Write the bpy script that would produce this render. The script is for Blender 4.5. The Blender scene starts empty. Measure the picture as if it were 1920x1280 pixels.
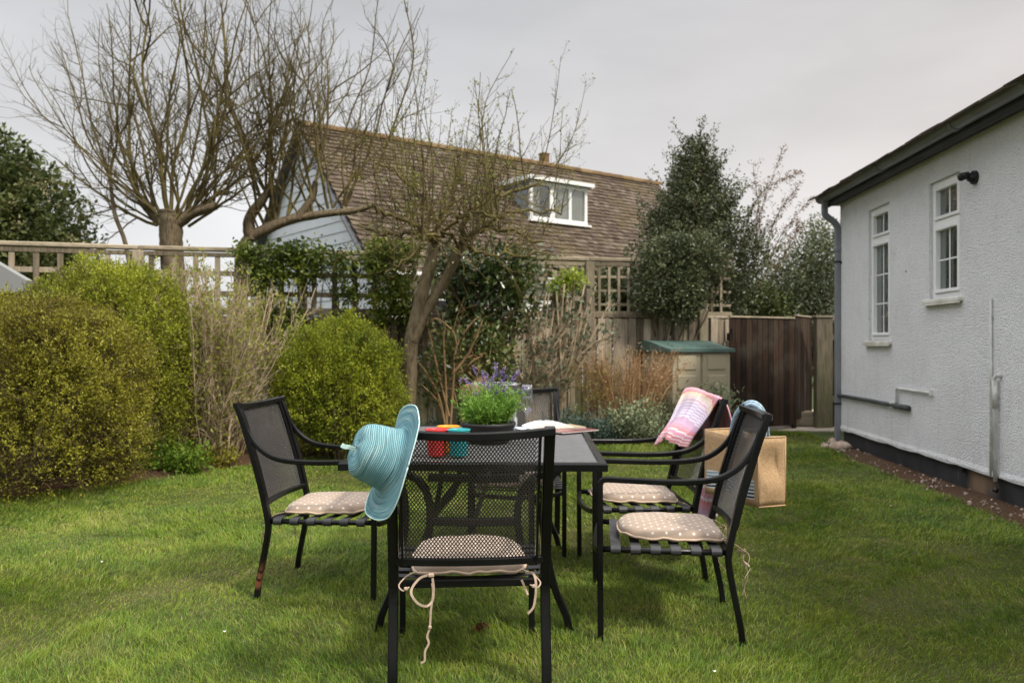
import bpy, math, random
import numpy as np
from mathutils import Vector, Matrix
R = math.radians
random.seed(11)
RNG = np.random.default_rng(7)
sc = bpy.context.scene
COL = sc.collection

# ---------------------------------------------------------------- camera, sky, sun, exposure
F = 1550.0; CH = 1.204; HZ = 645.0
cam_d = bpy.data.cameras.new('camera'); cam = bpy.data.objects.new('camera', cam_d); COL.objects.link(cam)
cam.location = (0, 0, CH); cam.rotation_euler = (R(90), 0, 0)
cam_d.sensor_width = 36; cam_d.lens = F / 1920 * 36
cam_d.shift_y = (HZ - 640) / 1920
cam_d.clip_start = 0.05; cam_d.clip_end = 2000
cam_d.dof.use_dof = True; cam_d.dof.focus_distance = 3.0; cam_d.dof.aperture_fstop = 4.2
sc.camera = cam
SUN = Vector((0.50, -0.42, 0.80)).normalized()
w = bpy.data.worlds.new('World'); sc.world = w; w.use_nodes = True
nt = w.node_tree; N = nt.nodes; L = nt.links; N.clear()
out = N.new('ShaderNodeOutputWorld'); bg = N.new('ShaderNodeBackground'); L.new(bg.outputs[0], out.inputs[0])
sky = N.new('ShaderNodeTexSky'); sky.sky_type = 'NISHITA'; sky.sun_disc = False
sky.sun_elevation = math.asin(SUN.z); sky.sun_rotation = math.atan2(SUN.x, SUN.y)
sk = N.new('ShaderNodeVectorMath'); sk.operation = 'SCALE'; sk.inputs['Scale'].default_value = 0.10
L.new(sky.outputs[0], sk.inputs[0])
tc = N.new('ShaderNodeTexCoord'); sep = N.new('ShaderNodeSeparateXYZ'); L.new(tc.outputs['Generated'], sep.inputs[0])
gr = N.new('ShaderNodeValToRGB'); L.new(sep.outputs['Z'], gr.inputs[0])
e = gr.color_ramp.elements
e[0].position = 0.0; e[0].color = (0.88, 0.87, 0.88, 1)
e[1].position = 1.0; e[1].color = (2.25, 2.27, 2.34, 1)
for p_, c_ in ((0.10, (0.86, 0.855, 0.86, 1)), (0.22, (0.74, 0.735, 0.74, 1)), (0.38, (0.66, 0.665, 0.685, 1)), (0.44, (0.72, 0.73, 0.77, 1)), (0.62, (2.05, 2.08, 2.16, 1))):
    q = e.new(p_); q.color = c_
# overcast cloud: broad soft variation
mpn = N.new('ShaderNodeMapping'); mpn.inputs['Scale'].default_value = (1, 1, 3.0); L.new(tc.outputs['Generated'], mpn.inputs[0])
nz = N.new('ShaderNodeTexNoise'); nz.inputs['Scale'].default_value = 1.9; nz.inputs['Detail'].default_value = 5; nz.inputs['Roughness'].default_value = 0.5
L.new(mpn.outputs[0], nz.inputs[0])
rr = N.new('ShaderNodeMapRange'); rr.inputs[1].default_value = 0.3; rr.inputs[2].default_value = 0.7; rr.inputs[3].default_value = 0.84; rr.inputs[4].default_value = 1.16
L.new(nz.outputs['Fac'], rr.inputs[0])
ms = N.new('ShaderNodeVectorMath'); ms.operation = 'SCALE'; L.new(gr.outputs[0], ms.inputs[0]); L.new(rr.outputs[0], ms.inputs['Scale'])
# warmer cloud towards +X
wr = N.new('ShaderNodeMapRange'); wr.inputs[1].default_value = -0.1; wr.inputs[2].default_value = 0.55; L.new(sep.outputs['X'], wr.inputs[0])
wm = N.new('ShaderNodeMix'); wm.data_type = 'RGBA'; wm.inputs[6].default_value = (1, 1, 1.0, 1); wm.inputs[7].default_value = (1.06, 1.0, 0.955, 1)
L.new(wr.outputs[0], wm.inputs[0])
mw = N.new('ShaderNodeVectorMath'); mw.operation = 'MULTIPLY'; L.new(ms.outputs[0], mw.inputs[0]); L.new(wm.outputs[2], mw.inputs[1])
mx = N.new('ShaderNodeMix'); mx.data_type = 'RGBA'; mx.inputs[0].default_value = 0.94
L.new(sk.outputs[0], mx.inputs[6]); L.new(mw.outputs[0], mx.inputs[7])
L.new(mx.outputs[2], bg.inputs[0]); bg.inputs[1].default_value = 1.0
sd = bpy.data.lights.new('sun', 'SUN'); sd.energy = 3.9; sd.angle = R(6.5); sd.color = (1.0, 0.93, 0.82)
so = bpy.data.objects.new('sun', sd); COL.objects.link(so); so.location = (6, -6, 12)
so.rotation_euler = SUN.to_track_quat('Z', 'Y').to_euler()
sc.view_settings.view_transform = 'Standard'; sc.view_settings.look = 'None'
sc.view_settings.exposure = 0.0; sc.view_settings.gamma = 1.0
sc.render.engine = 'CYCLES'
sc.cycles.max_bounces = 8; sc.cycles.transparent_max_bounces = 12; sc.cycles.use_denoising = True
sc.cycles.sample_clamp_indirect = 6.0

# ---------------------------------------------------------------- helpers
MW = {}
def P(px, py, d):
    return Vector(((px - 960) / F * d, d, CH + (HZ - py) / F * d))

def props(o, label=None, cat=None, group=None, kind=None):
    if label: o['label'] = label
    if cat: o['category'] = cat
    if group: o['group'] = group
    if kind: o['kind'] = kind
    return o

def thing(name, label, cat, loc=(0, 0, 0), rz=0.0, group=None):
    o = bpy.data.objects.new(name, None); COL.objects.link(o)
    o.empty_display_size = 0.1
    o.location = loc; o.rotation_euler = (0, 0, rz)
    MW[o.name] = Matrix.Translation(Vector(loc)) @ Matrix.Rotation(rz, 4, 'Z')
    return props(o, label, cat, group)

def link(name, me, mat, parent=None, loc=None):
    o = bpy.data.objects.new(name, me); COL.objects.link(o)
    if mat is not None and len(me.materials) == 0:
        for m in (mat if isinstance(mat, (list, tuple)) else [mat]): me.materials.append(m)
    if parent is not None:
        o.parent = parent; MW[o.name] = MW.get(parent.name, Matrix())
    elif loc is not None:
        o.location = loc; MW[o.name] = Matrix.Translation(Vector(loc))
    else: MW[o.name] = Matrix()
    return o

def frames(pts, ref=None):
    pts = np.asarray(pts, float); n = len(pts)
    t = np.empty_like(pts); t[1:-1] = pts[2:] - pts[:-2]; t[0] = pts[1] - pts[0]; t[-1] = pts[-1] - pts[-2]
    t /= np.maximum(np.linalg.norm(t, axis=1, keepdims=True), 1e-9)
    if ref is None:
        a = t.mean(0); ref = np.eye(3)[np.argmin(np.abs(a))]
    s = np.cross(t, np.asarray(ref, float)); s /= np.maximum(np.linalg.norm(s, axis=1, keepdims=True), 1e-9)
    u = np.cross(s, t)
    return pts, s, u

class MB:
    """collects shapes; build() links them as one mesh object"""
    def __init__(s): s.V = []; s.Fq = []; s.n = 0; s.sm = []; s.A = []
    def add(s, V, faces, smooth=False, a=0.5):
        V = np.asarray(V, float).reshape(-1, 3); k = s.n
        s.V.append(V); s.n += len(V)
        s.A.append(np.full(len(V), a) if np.isscalar(a) else np.asarray(a, float))
        for f in faces: s.Fq.append([int(i) + k for i in f]); s.sm.append(smooth)
    def box(s, c, size, rot=None, bev=0.0, a=0.5):
        x, y, z = [v / 2 for v in size]
        b = min(bev, x * .9, y * .9, z * .9)
        if b > 0:
            V = []; idx = {}
            for sx in (-1, 1):
                for sy in (-1, 1):
                    for sz in (-1, 1):
                        for ax in range(3):
                            v = [sx * (x - b), sy * (y - b), sz * (z - b)]
                            v[ax] = (sx * x, sy * y, sz * z)[ax]
                            idx[(sx, sy, sz, ax)] = len(V); V.append(v)
            Fc = []
            for ax in range(3):
                o1, o2 = [(1, 2), (2, 0), (0, 1)][ax]
                for sg in (-1, 1):
                    q = []
                    for a1, a2 in ((-1, -1), (1, -1), (1, 1), (-1, 1)):
                        k = [0, 0, 0]; k[ax] = sg; k[o1] = a1; k[o2] = a2; q.append(idx[(k[0], k[1], k[2], ax)])
                    Fc.append(q if sg > 0 else q[::-1])
            for ax in range(3):
                o1, o2 = [(1, 2), (2, 0), (0, 1)][ax]
                for a1 in (-1, 1):
                    for a2 in (-1, 1):
                        def kk(v, axx):
                            k = [0, 0, 0]; k[ax] = v; k[o1] = a1; k[o2] = a2; return idx[(k[0], k[1], k[2], axx)]
                        q = [kk(-1, o1), kk(1, o1), kk(1, o2), kk(-1, o2)]
                        Fc.append(q if a1 * a2 > 0 else q[::-1])
            for sx in (-1, 1):
                for sy in (-1, 1):
                    for sz in (-1, 1):
                        q = [idx[(sx, sy, sz, k)] for k in range(3)]
                        Fc.append(q if sx * sy * sz > 0 else q[::-1])
            V = np.array(V)
        else:
            V = np.array([[sx * x, sy * y, sz * z] for sz in (-1, 1) for sy in (-1, 1) for sx in (-1, 1)])
            Fc = [(0, 2, 3, 1), (4, 5, 7, 6), (0, 1, 5, 4), (2, 6, 7, 3), (0, 4, 6, 2), (1, 3, 7, 5)]
        if rot is not None: V = V @ np.array(rot.to_3x3() if hasattr(rot, 'to_3x3') else rot).T
        s.add(V + np.array(c), Fc, a=a)
    def beam(s, p0, p1, wd, ht, up=(0, 0, 1), bev=0.0, a=0.5):
        p0 = Vector(p0); p1 = Vector(p1); y = (p1 - p0); ln = y.length; y.normalize()
        x = y.cross(Vector(up)).normalized(); z = x.cross(y)
        s.box((p0 + p1) / 2, (wd, ln, ht), Matrix((x, y, z)).transposed(), bev, a)
    def sweep(s, pts, w_, h_, ref=(1, 0, 0), bev=0.25, a=0.5, smooth=False):
        pts, sd_, u = frames(pts, ref)
        wv = np.asarray(w_, float) * np.ones(len(pts)); hv = np.asarray(h_, float) * np.ones(len(pts))
        prof = []
        b = bev
        for cx, cy in ((1, 1), (-1, 1), (-1, -1), (1, -1)):
            if cx * cy > 0: prof += [(cx, cy * (1 - b)), (cx * (1 - b), cy)]
            else: prof += [(cx * (1 - b), cy), (cx, cy * (1 - b))]
        k = 8; n = len(pts)
        V = np.concatenate([pts[i] + np.array([[p[0]] for p in prof]) * sd_[i] * wv[i] / 2 + np.array([[p[1]] for p in prof]) * u[i] * hv[i] / 2 for i in range(n)])
        Fc = [(i * k + j, i * k + (j + 1) % k, (i + 1) * k + (j + 1) % k, (i + 1) * k + j) for i in range(n - 1) for j in range(k)]
        Fc += [tuple(range(k))[::-1], tuple((n - 1) * k + j for j in range(k))]
        s.add(V, Fc, smooth, a)
    def tube(s, pts, r, k=8, a=0.5, smooth=True, cap=True, ref=None):
        pts, sd_, u = frames(pts, ref); n = len(pts)
        rv = np.asarray(r, float) * np.ones(n)
        th = np.arange(k) / k * 2 * math.pi
        V = pts[:, None, :] + rv[:, None, None] * (np.cos(th)[None, :, None] * sd_[:, None, :] + np.sin(th)[None, :, None] * u[:, None, :])
        Fc = [(i * k + j, i * k + (j + 1) % k, (i + 1) * k + (j + 1) % k, (i + 1) * k + j) for i in range(n - 1) for j in range(k)]
        if cap: Fc += [tuple(range(k))[::-1], tuple((n - 1) * k + j for j in range(k))]
        s.add(V.reshape(-1, 3), Fc, smooth, a)
    def lathe(s, prof, c=(0, 0, 0), k=32, a=0.5, smooth=True):
        prof = np.array(prof, float); n = len(prof); th = np.arange(k) / k * 2 * math.pi
        V = np.stack([prof[:, 0, None] * np.cos(th), prof[:, 0, None] * np.sin(th), np.repeat(prof[:, 1, None], k, 1)], -1).reshape(-1, 3) + np.array(c)
        Fc = [(i * k + j, i * k + (j + 1) % k, (i + 1) * k + (j + 1) % k, (i + 1) * k + j) for i in range(n - 1) for j in range(k)]
        s.add(V, Fc, smooth, a)
    def grid(s, G, smooth=True, a=0.5, closed=False):
        G = np.asarray(G, float); n, m, _ = G.shape
        Fc = [(i * m + j, i * m + (j + 1) % m, (i + 1) * m + (j + 1) % m, (i + 1) * m + j) for i in range(n - 1) for j in range(m if closed else m - 1)]
        s.add(G.reshape(-1, 3), Fc, smooth, a)
    def build(s, name, mat, parent=None, loc=None, world=False, attr=True):
        V = np.concatenate(s.V)
        if world and parent is not None:
            M = np.array(MW[parent.name].inverted()); V = V @ M[:3, :3].T + M[:3, 3]
        if parent is None and loc is not None: V = V - np.array(loc)
        me = bpy.data.meshes.new(name)
        me.from_pydata(V.tolist(), [], s.Fq)
        me.polygons.foreach_set('use_smooth', s.sm)
        if attr:
            at = me.attributes.new('v', 'FLOAT', 'POINT'); at.data.foreach_set('value', np.concatenate(s.A).astype(np.float32))
        me.update()
        return link(name, me, mat, parent, loc)

def np_mesh(name, V, Fc, mat, parent=None, loc=None, attr=None, world=False, smooth=False):
    """fast mesh of many same-size faces; Fc (m,k) ints"""
    V = np.asarray(V, np.float32)
    if world and parent is not None:
        M = np.array(MW[parent.name].inverted()); V = (V @ M[:3, :3].T + M[:3, 3]).astype(np.float32)
    if parent is None and loc is not None: V = V - np.array(loc, np.float32)
    me = bpy.data.meshes.new(name); Fl = Fc if isinstance(Fc, list) else [Fc]
    nv = len(V); me.vertices.add(nv); me.vertices.foreach_set('co', V.ravel())
    nl = sum(f.size for f in Fl); npg = sum(len(f) for f in Fl)
    me.loops.add(nl); me.loops.foreach_set('vertex_index', np.concatenate([f.ravel() for f in Fl]).astype(np.int32))
    tot = np.concatenate([np.full(len(f), f.shape[1]) for f in Fl]); st = np.concatenate([[0], np.cumsum(tot)[:-1]])
    me.polygons.add(npg); me.polygons.foreach_set('loop_start', st.astype(np.int32)); me.polygons.foreach_set('loop_total', tot.astype(np.int32))
    if smooth: me.polygons.foreach_set('use_smooth', np.ones(npg, bool))
    for k, a in (attr or {}).items():
        at = me.attributes.new(k, 'FLOAT', 'POINT'); at.data.foreach_set('value', np.asarray(a, np.float32))
    me.update(calc_edges=True); me.validate()
    return link(name, me, mat, parent, loc)

def copy_tree(o, parent=None):
    c = o.copy(); COL.objects.link(c); c.parent = parent
    for ch in o.children: copy_tree(ch, c)
    return c

def smooth_path(pts, n=8):
    """Catmull-Rom through pts"""
    P_ = np.array(pts, float); Q = np.vstack([2 * P_[0] - P_[1], P_, 2 * P_[-1] - P_[-2]]); o = []
    for i in range(1, len(Q) - 2):
        for t in np.linspace(0, 1, n, endpoint=False):
            a, b, c, d = Q[i - 1], Q[i], Q[i + 1], Q[i + 2]
            o.append(0.5 * ((2 * b) + (-a + c) * t + (2 * a - 5 * b + 4 * c - d) * t * t + (-a + 3 * b - 3 * c + d) * t ** 3))
    o.append(P_[-1]); return np.array(o)

# ---------------------------------------------------------------- materials
class NT:
    def __init__(s, name):
        s.m = bpy.data.materials.new(name); s.m.use_nodes = True; s.t = s.m.node_tree; s.N = s.t.nodes; s.L = s.t.links; s.N.clear()
        s.out = s.N.new('ShaderNodeOutputMaterial')
    def n(s, t, **k):
        q = s.N.new(t)
        for a, v in k.items(): setattr(q, a, v)
        return q
    def l(s, a, b): s.L.new(a, b)
    def pos(s, mode='Object'):
        if mode == 'World': return s.n('ShaderNodeNewGeometry').outputs['Position']
        return s.n('ShaderNodeTexCoord').outputs[mode]
    def scale(s, v, sc_):
        m = s.n('ShaderNodeMapping'); m.inputs['Scale'].default_value = sc_ if isinstance(sc_, tuple) else (sc_,) * 3; s.l(v, m.inputs[0]); return m.outputs[0]
    def noise(s, v, scale, detail=4, rough=.55, dist=0):
        q = s.n('ShaderNodeTexNoise'); q.inputs['Scale'].default_value = scale; q.inputs['Detail'].default_value = detail
        q.inputs['Roughness'].default_value = rough; q.inputs['Distortion'].default_value = dist
        if v is not None: s.l(v, q.inputs['Vector'])
        return q.outputs['Fac']
    def ramp(s, f, stops, interp='LINEAR'):
        q = s.n('ShaderNodeValToRGB'); q.color_ramp.interpolation = interp; e = q.color_ramp.elements
        e[0].position = stops[0][0]; e[0].color = (*stops[0][1], 1); e[1].position = stops[-1][0]; e[1].color = (*stops[-1][1], 1)
        for p, c in stops[1:-1]: x = e.new(p); x.color = (*c, 1)
        s.l(f, q.inputs[0]); return q.outputs[0]
    def math(s, op, a, b=None, c=None, clamp=False):
        q = s.n('ShaderNodeMath', operation=op, use_clamp=clamp)
        for i, v in enumerate((a, b, c)):
            if v is None: continue
            if isinstance(v, (int, float)): q.inputs[i].default_value = v
            else: s.l(v, q.inputs[i])
        return q.outputs[0]
    def mix(s, f, a, b, bt='MIX'):
        q = s.n('ShaderNodeMix', data_type='RGBA', blend_type=bt)
        for i, v in ((0, f), (6, a), (7, b)):
            if isinstance(v, (int, float)): q.inputs[i].default_value = v
            elif isinstance(v, tuple): q.inputs[i].default_value = (*v, 1)
            else: s.l(v, q.inputs[i])
        return q.outputs[2]
    def attr(s, name): return s.n('ShaderNodeAttribute', attribute_name=name).outputs['Fac']
    def rng(s, f, a, b, c, d):
        q = s.n('ShaderNodeMapRange'); s.l(f, q.inputs[0])
        for i, v in enumerate((a, b, c, d)): q.inputs[i + 1].default_value = v
        return q.outputs[0]
    def bsdf(s, col, rough=.5, metal=0, spec=.5, bump=None, bstr=.3, bdist=.005, **kw):
        b = s.n('ShaderNodeBsdfPrincipled')
        for k, v in (('Base Color', col), ('Roughness', rough), ('Metallic', metal), ('Specular IOR Level', spec), *kw.items()):
            if isinstance(v, tuple): b.inputs[k].default_value = (*v, 1) if len(v) == 3 else v
            elif isinstance(v, (int, float)): b.inputs[k].default_value = v
            else: s.l(v, b.inputs[k])
        if bump is not None:
            q = s.n('ShaderNodeBump'); q.inputs['Strength'].default_value = bstr; q.inputs['Distance'].default_value = bdist
            s.l(bump, q.inputs['Height']); s.l(q.outputs[0], b.inputs['Normal'])
        s.b = b; return b.outputs[0]
    def done(s, sh): s.l(sh, s.out.inputs[0]); return s.m

def mat_noise(name, c1, c2, scale, rough=.6, bstr=.3, bdist=.004, spec=.4, metal=0, c3=None, stretch=(1, 1, 1), detail=5, bscale=None, vary=0.0):
    t = NT(name); p = t.scale(t.pos(), stretch); f = t.noise(p, scale, detail)
    st = [(.3, c1), (.7, c2)] if c3 is None else [(.25, c1), (.5, c2), (.75, c3)]
    col = t.ramp(f, st)
    if vary:
        col = t.mix(1.0, col, t.ramp(t.attr('v'), [(0, (1 - vary,) * 3), (1, (1 + vary,) * 3)]), 'MULTIPLY')
    bf = f if bscale is None else t.noise(p, bscale, 4)
    return t.done(t.bsdf(col, rough, metal, spec, bf, bstr, bdist))

def mat_leaf(name, stops, nscale=2.0, trans=.35, rough=.45, spec=.4, wmix=.5):
    """per-leaf attribute v plus a broad noise patch pick the leaf's own colour"""
    t = NT(name); v = t.attr('v'); f = t.noise(t.pos('World'), nscale, 2)
    g = t.math('ADD', t.math('MULTIPLY', v, 1 - wmix), t.math('MULTIPLY', t.rng(f, .3, .7, 0, 1), wmix))
    col = t.ramp(g, stops)
    p = t.bsdf(col, rough, 0, spec)
    tr = t.n('ShaderNodeBsdfTranslucent'); t.l(col, tr.inputs[0])
    m = t.n('ShaderNodeMixShader'); m.inputs[0].default_value = trans; t.l(p, m.inputs[1]); t.l(tr.outputs[0], m.inputs[2])
    return t.done(m.outputs[0])

def mat_wood(name, c1, c2, c3, axis=2, green=0.0, rough=.85, vary=.25, lowz=None):
    t = NT(name); p = t.pos()
    st = [14, 14, 14]; st[axis] = 1.2
    f = t.noise(t.scale(p, tuple(st)), 3.0, 6, .65, .4)
    v = t.attr('v')
    g = t.math('ADD', t.math('MULTIPLY', f, .75), t.math('MULTIPLY', v, .25))
    col = t.ramp(g, [(.32, c1), (.5, c2), (.68, c3)])
    col = t.mix(1.0, col, t.ramp(v, [(0, (1 - vary,) * 3), (1, (1 + vary,) * 3)]), 'MULTIPLY')
    blot = t.noise(p, 2.3, 4)
    col = t.mix(t.rng(blot, .5, .75, 0, .5), col, (.09, .085, .06))
    if green:
        gz = t.n('ShaderNodeSeparateXYZ'); t.l(t.pos('World'), gz.inputs[0])
        gf = t.math('MULTIPLY', t.rng(gz.outputs['Z'], .1, 1.25, green, 0.0), t.rng(t.noise(p, 5, 3), .35, .6, .3, 1))
        col = t.mix(gf, col, (.085, .105, .03))
    return t.done(t.bsdf(col, rough, 0, .2, f, .5, .004))

M = {}
def metal_black(name, rust=False):
    t = NT(name); p = t.pos('Object'); f = t.noise(p, 90, 3); g = t.noise(p, 6, 3)
    col = t.mix(t.rng(g, .4, .7, 0, .6), (.0035, .0035, .0038), (.008, .0078, .0078))
    ro = t.rng(g, .3, .7, .24, .36)
    if rust:
        z = t.n('ShaderNodeSeparateXYZ'); t.l(p, z.inputs[0])
        k = t.math('MULTIPLY', t.math('MULTIPLY', t.rng(z.outputs['Z'], .05, .07, 0, 1), t.rng(z.outputs['Z'], .11, .19, 1, 0)), t.rng(t.noise(p, 35, 4), .38, .5, 0, 1))
        col = t.mix(k, col, (.15, .055, .025)); ro = t.math('ADD', ro, t.math('MULTIPLY', k, .4))
    return t.done(t.bsdf(col, ro, 0, .30, f, .12, .001))
M['black'] = metal_black('black_painted_metal'); M['black_rust'] = metal_black('black_metal_with_rust', True)
M['mesh'] = mat_noise('mesh_metal', (.014, .012, .010), (.030, .025, .021), 20, .33, .05, .001, .8)
M['tabletop'] = mat_noise('tabletop_metal', (.15, .147, .155), (.20, .195, .205), 20, .36, .05, .001, .9)
M['strap'] = mat_noise('strap_vinyl', (.018, .018, .020), (.036, .036, .040), 14, .45, .1, .001, .5)
M['wornstrap'] = mat_noise('strap_worn', (.035, .035, .04), (.35, .35, .37), 60, .5, .2, .001, .5)
M['bark'] = mat_noise('bark_brown', (.045, .034, .022), (.15, .115, .072), 12, .9, .9, .02, .1, c3=(.19, .16, .10), stretch=(3, 3, .7))
M['barklichen'] = mat_noise('bark_lichen', (.05, .038, .02), (.12, .095, .042), 5, .9, .4, .01, .1, c3=(.21, .18, .055))
M['twig'] = mat_noise('twig_brown', (.05, .038, .022), (.11, .08, .04), 3, .85, .2, .002, .1, c3=(.13, .12, .035))
M['twigtan'] = mat_noise('twig_tan', (.27, .20, .13), (.54, .43, .30), 5, .85, .2, .002, .1, c3=(.44, .32, .20))
M['twigrust'] = mat_noise('twig_rust', (.26, .13, .06), (.46, .28, .14), 6, .85, .2, .002, .1, c3=(.56, .42, .26))
M['twigorange'] = mat_noise('twig_orange', (.15, .095, .048), (.36, .24, .12), 6, .85, .2, .002, .1)
M['wood'] = mat_wood('weathered_wood', (.085, .066, .045), (.235, .19, .135), (.36, .305, .235), green=.75, vary=.4)
M['rail'] = mat_wood('weathered_rail', (.13, .105, .07), (.27, .225, .155), (.37, .315, .23), axis=0, green=0)
M['lattice'] = mat_wood('trellis_wood', (.11, .088, .058), (.235, .195, .135), (.33, .28, .205), green=0)
M['gatewood'] = mat_wood('dark_gate_wood', (.017, .0095, .0065), (.030, .0165, .0105), (.046, .027, .018), vary=.3)
M['greywood'] = mat_wood('grey_post_wood', (.07, .058, .04), (.15, .125, .088), (.21, .18, .13), green=.5)

def m_render():
    t = NT('white_roughcast'); p = t.pos('Object')
    a = t.noise(p, 70, 5, .75, .2); v = t.n('ShaderNodeTexVoronoi'); v.inputs['Scale'].default_value = 95; t.l(p, v.inputs['Vector'])
    h = t.math('ADD', a, t.math('MULTIPLY', v.outputs['Distance'], -.9))
    big = t.noise(p, 1.1, 5)
    col = t.mix(t.rng(big, .35, .75, 0, 1), (.90, .90, .91), (.78, .78, .79))
    col = t.mix(t.rng(h, -.25, .10, .35, 0), col, (.46, .46, .46))
    col = t.mix(t.rng(t.noise(p, 5.5, 6, .7), .52, .72, 0, .35), col, (.62, .62, .64)); col = t.mix(t.rng(t.noise(p, 26, 3, .6), .66, .74, 0, .6), col, (.36, .33, .29))
    st = t.noise(t.scale(p, (5, 5, .7)), 2.5, 5)
    z = t.n('ShaderNodeSeparateXYZ'); t.l(p, z.inputs[0])
    col = t.mix(t.math('MULTIPLY', t.rng(st, .55, .8, 0, .5), t.rng(z.outputs['Z'], .2, 1.2, 1, .35)), col, (.45, .40, .33))
    return t.done(t.bsdf(col, .9, 0, .15, h, 1.0, .011))
M['render'] = m_render()
def m_plinth():
    t = NT('plinth_paint'); p = t.pos('Object'); f = t.noise(p, 4, 5)
    col = t.mix(t.rng(f, .35, .7, 0, 1), (.022, .023, .026), (.045, .045, .048))
    w_ = t.pos('World'); m = t.n('ShaderNodeMapping'); m.inputs['Location'].default_value = (-3.66, -6.55, -.1); t.l(w_, m.inputs[0])
    ln = t.n('ShaderNodeVectorMath', operation='LENGTH'); t.l(m.outputs[0], ln.inputs[0])
    k = t.math('ADD', ln.outputs['Value'], t.math('MULTIPLY', f, .25))
    col = t.mix(t.rng(k, .2, .38, 1, 0), col, (.20, .135, .085))
    col = t.mix(t.rng(t.noise(t.scale(p, (8, 8, 1)), 4, 3), .62, .75, 0, .5), col, (.13, .12, .11))
    return t.done(t.bsdf(col, .65, 0, .3, t.noise(p, 40, 4), .3, .004))
M['plinth'] = m_plinth()
M['upvc'] = mat_noise('white_upvc', (.80, .80, .80), (.86, .86, .86), 3, .25, .02, .001, .5)
M['sill'] = mat_noise('white_sill', (.55, .52, .45), (.78, .77, .73), 5, .6, .2, .002, .3)
M['gutter'] = mat_noise('grey_gutter_plastic', (.16, .168, .185), (.235, .245, .265), 2.5, .38, .05, .001, .5)
M['fascia'] = mat_noise('grey_fascia', (.05, .053, .060), (.085, .09, .10), 3, .6, .2, .002, .3, stretch=(1, 1, 4))
M['pipewhite'] = mat_noise('painted_pipe', (.42, .41, .38), (.74, .74, .72), 9, .6, .2, .002, .3)
M['pipegrey'] = mat_noise('grey_pipe', (.045, .05, .055), (.10, .105, .10), 9, .6, .2, .002, .3)
M['lampblack'] = mat_noise('lamp_black', (.008, .008, .009), (.014, .014, .015), 9, .4, .05, .001, .4)
M['curtain'] = mat_noise('brown_blind', (.20, .16, .12), (.46, .40, .32), 2.0, .9, .2, .004, .1, stretch=(1, 1, 14))
M['room'] = mat_noise('dark_room', (.02, .018, .016), (.035, .03, .027), 2, .9, .1, .002, .1)
def m_pane(name, tint=(1, 1, 1), base_r=.10):
    t = NT(name); g = t.n('ShaderNodeBsdfGlossy'); g.inputs['Roughness'].default_value = .02; g.inputs[0].default_value = (.9, .93, .95, 1)
    tr = t.n('ShaderNodeBsdfTransparent'); tr.inputs[0].default_value = (*tint, 1)
    fr = t.n('ShaderNodeLayerWeight'); fr.inputs[0].default_value = .5
    q = t.n('ShaderNodeBump'); q.inputs['Strength'].default_value = .05; q.inputs['Distance'].default_value = .01; t.l(t.noise(t.pos(), 2.2, 1), q.inputs['Height']); t.l(q.outputs[0], g.inputs['Normal'])
    k = t.math('ADD', t.math('MULTIPLY', t.math('POWER', fr.outputs['Facing'], 4.0), .85), base_r + .03, clamp=True)
    m = t.n('ShaderNodeMixShader'); t.l(k, m.inputs[0]); t.l(tr.outputs[0], m.inputs[1]); t.l(g.outputs[0], m.inputs[2])
    return t.done(m.outputs[0])
M['pane'] = m_pane('window_glass', (.75, .77, .76), .12)
def m_glass(name='clear_glass', ior=1.30):
    t = NT(name); b = t.bsdf((1, 1, 1), .0, 0, .5, **{'Transmission Weight': 1.0, 'IOR': ior}); return t.done(b)
M['glass'] = m_glass(); M['glassthin'] = m_pane('thin_clear_glass', (.95, .965, .96), .03); M['glassflute'] = m_pane('flute_glass', (.96, .97, .965), .07); M['drink'] = m_pane('sparkling_drink', (.93, .92, .84), .05)
def m_water():
    t = NT('clear_liquid'); b = t.bsdf((.97, .98, .96), .0, 0, .5, **{'Transmission Weight': 1.0, 'IOR': 1.33}); return t.done(b)
M['water'] = m_water()
def m_rooftile(name, a, b, c, moss):
    t = NT(name); v = t.attr('v'); p = t.pos('Object'); f = t.noise(p, 9, 5, .65)
    col = t.ramp(t.math('ADD', t.math('MULTIPLY', v, .5), t.math('MULTIPLY', f, .5)), [(.2, a), (.5, b), (.85, c)])
    col = t.mix(t.rng(t.noise(p, .9, 4), .5, .68, 0, .75), col, moss)
    return t.done(t.bsdf(col, .9, 0, .15, f, .6, .01))
M['tile'] = m_rooftile('brown_tiles', (.058, .043, .032), (.098, .073, .054), (.165, .135, .106), (.11, .085, .045))
M['tileb'] = m_rooftile('grey_brown_tiles', (.05, .04, .03), (.09, .07, .05), (.15, .12, .09), (.09, .09, .04))
def m_clap(name, c):
    t = NT(name); p = t.pos('Object'); f = t.noise(p, 3, 4)
    col = t.mix(t.rng(f, .3, .7, 0, .5), c, tuple(x * .85 for x in c))
    return t.done(t.bsdf(col, .6, 0, .3, f, .1, .004))
M['clap'] = m_clap('pale_blue_boards', (.60, .63, .66)); M['whitepaint'] = m_clap('white_paint', (.78, .78, .76))
M['slate'] = m_clap('grey_blue_hanging', (.25, .29, .34)); M['greypanel'] = m_clap('grey_panel', (.25, .255, .25))
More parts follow.
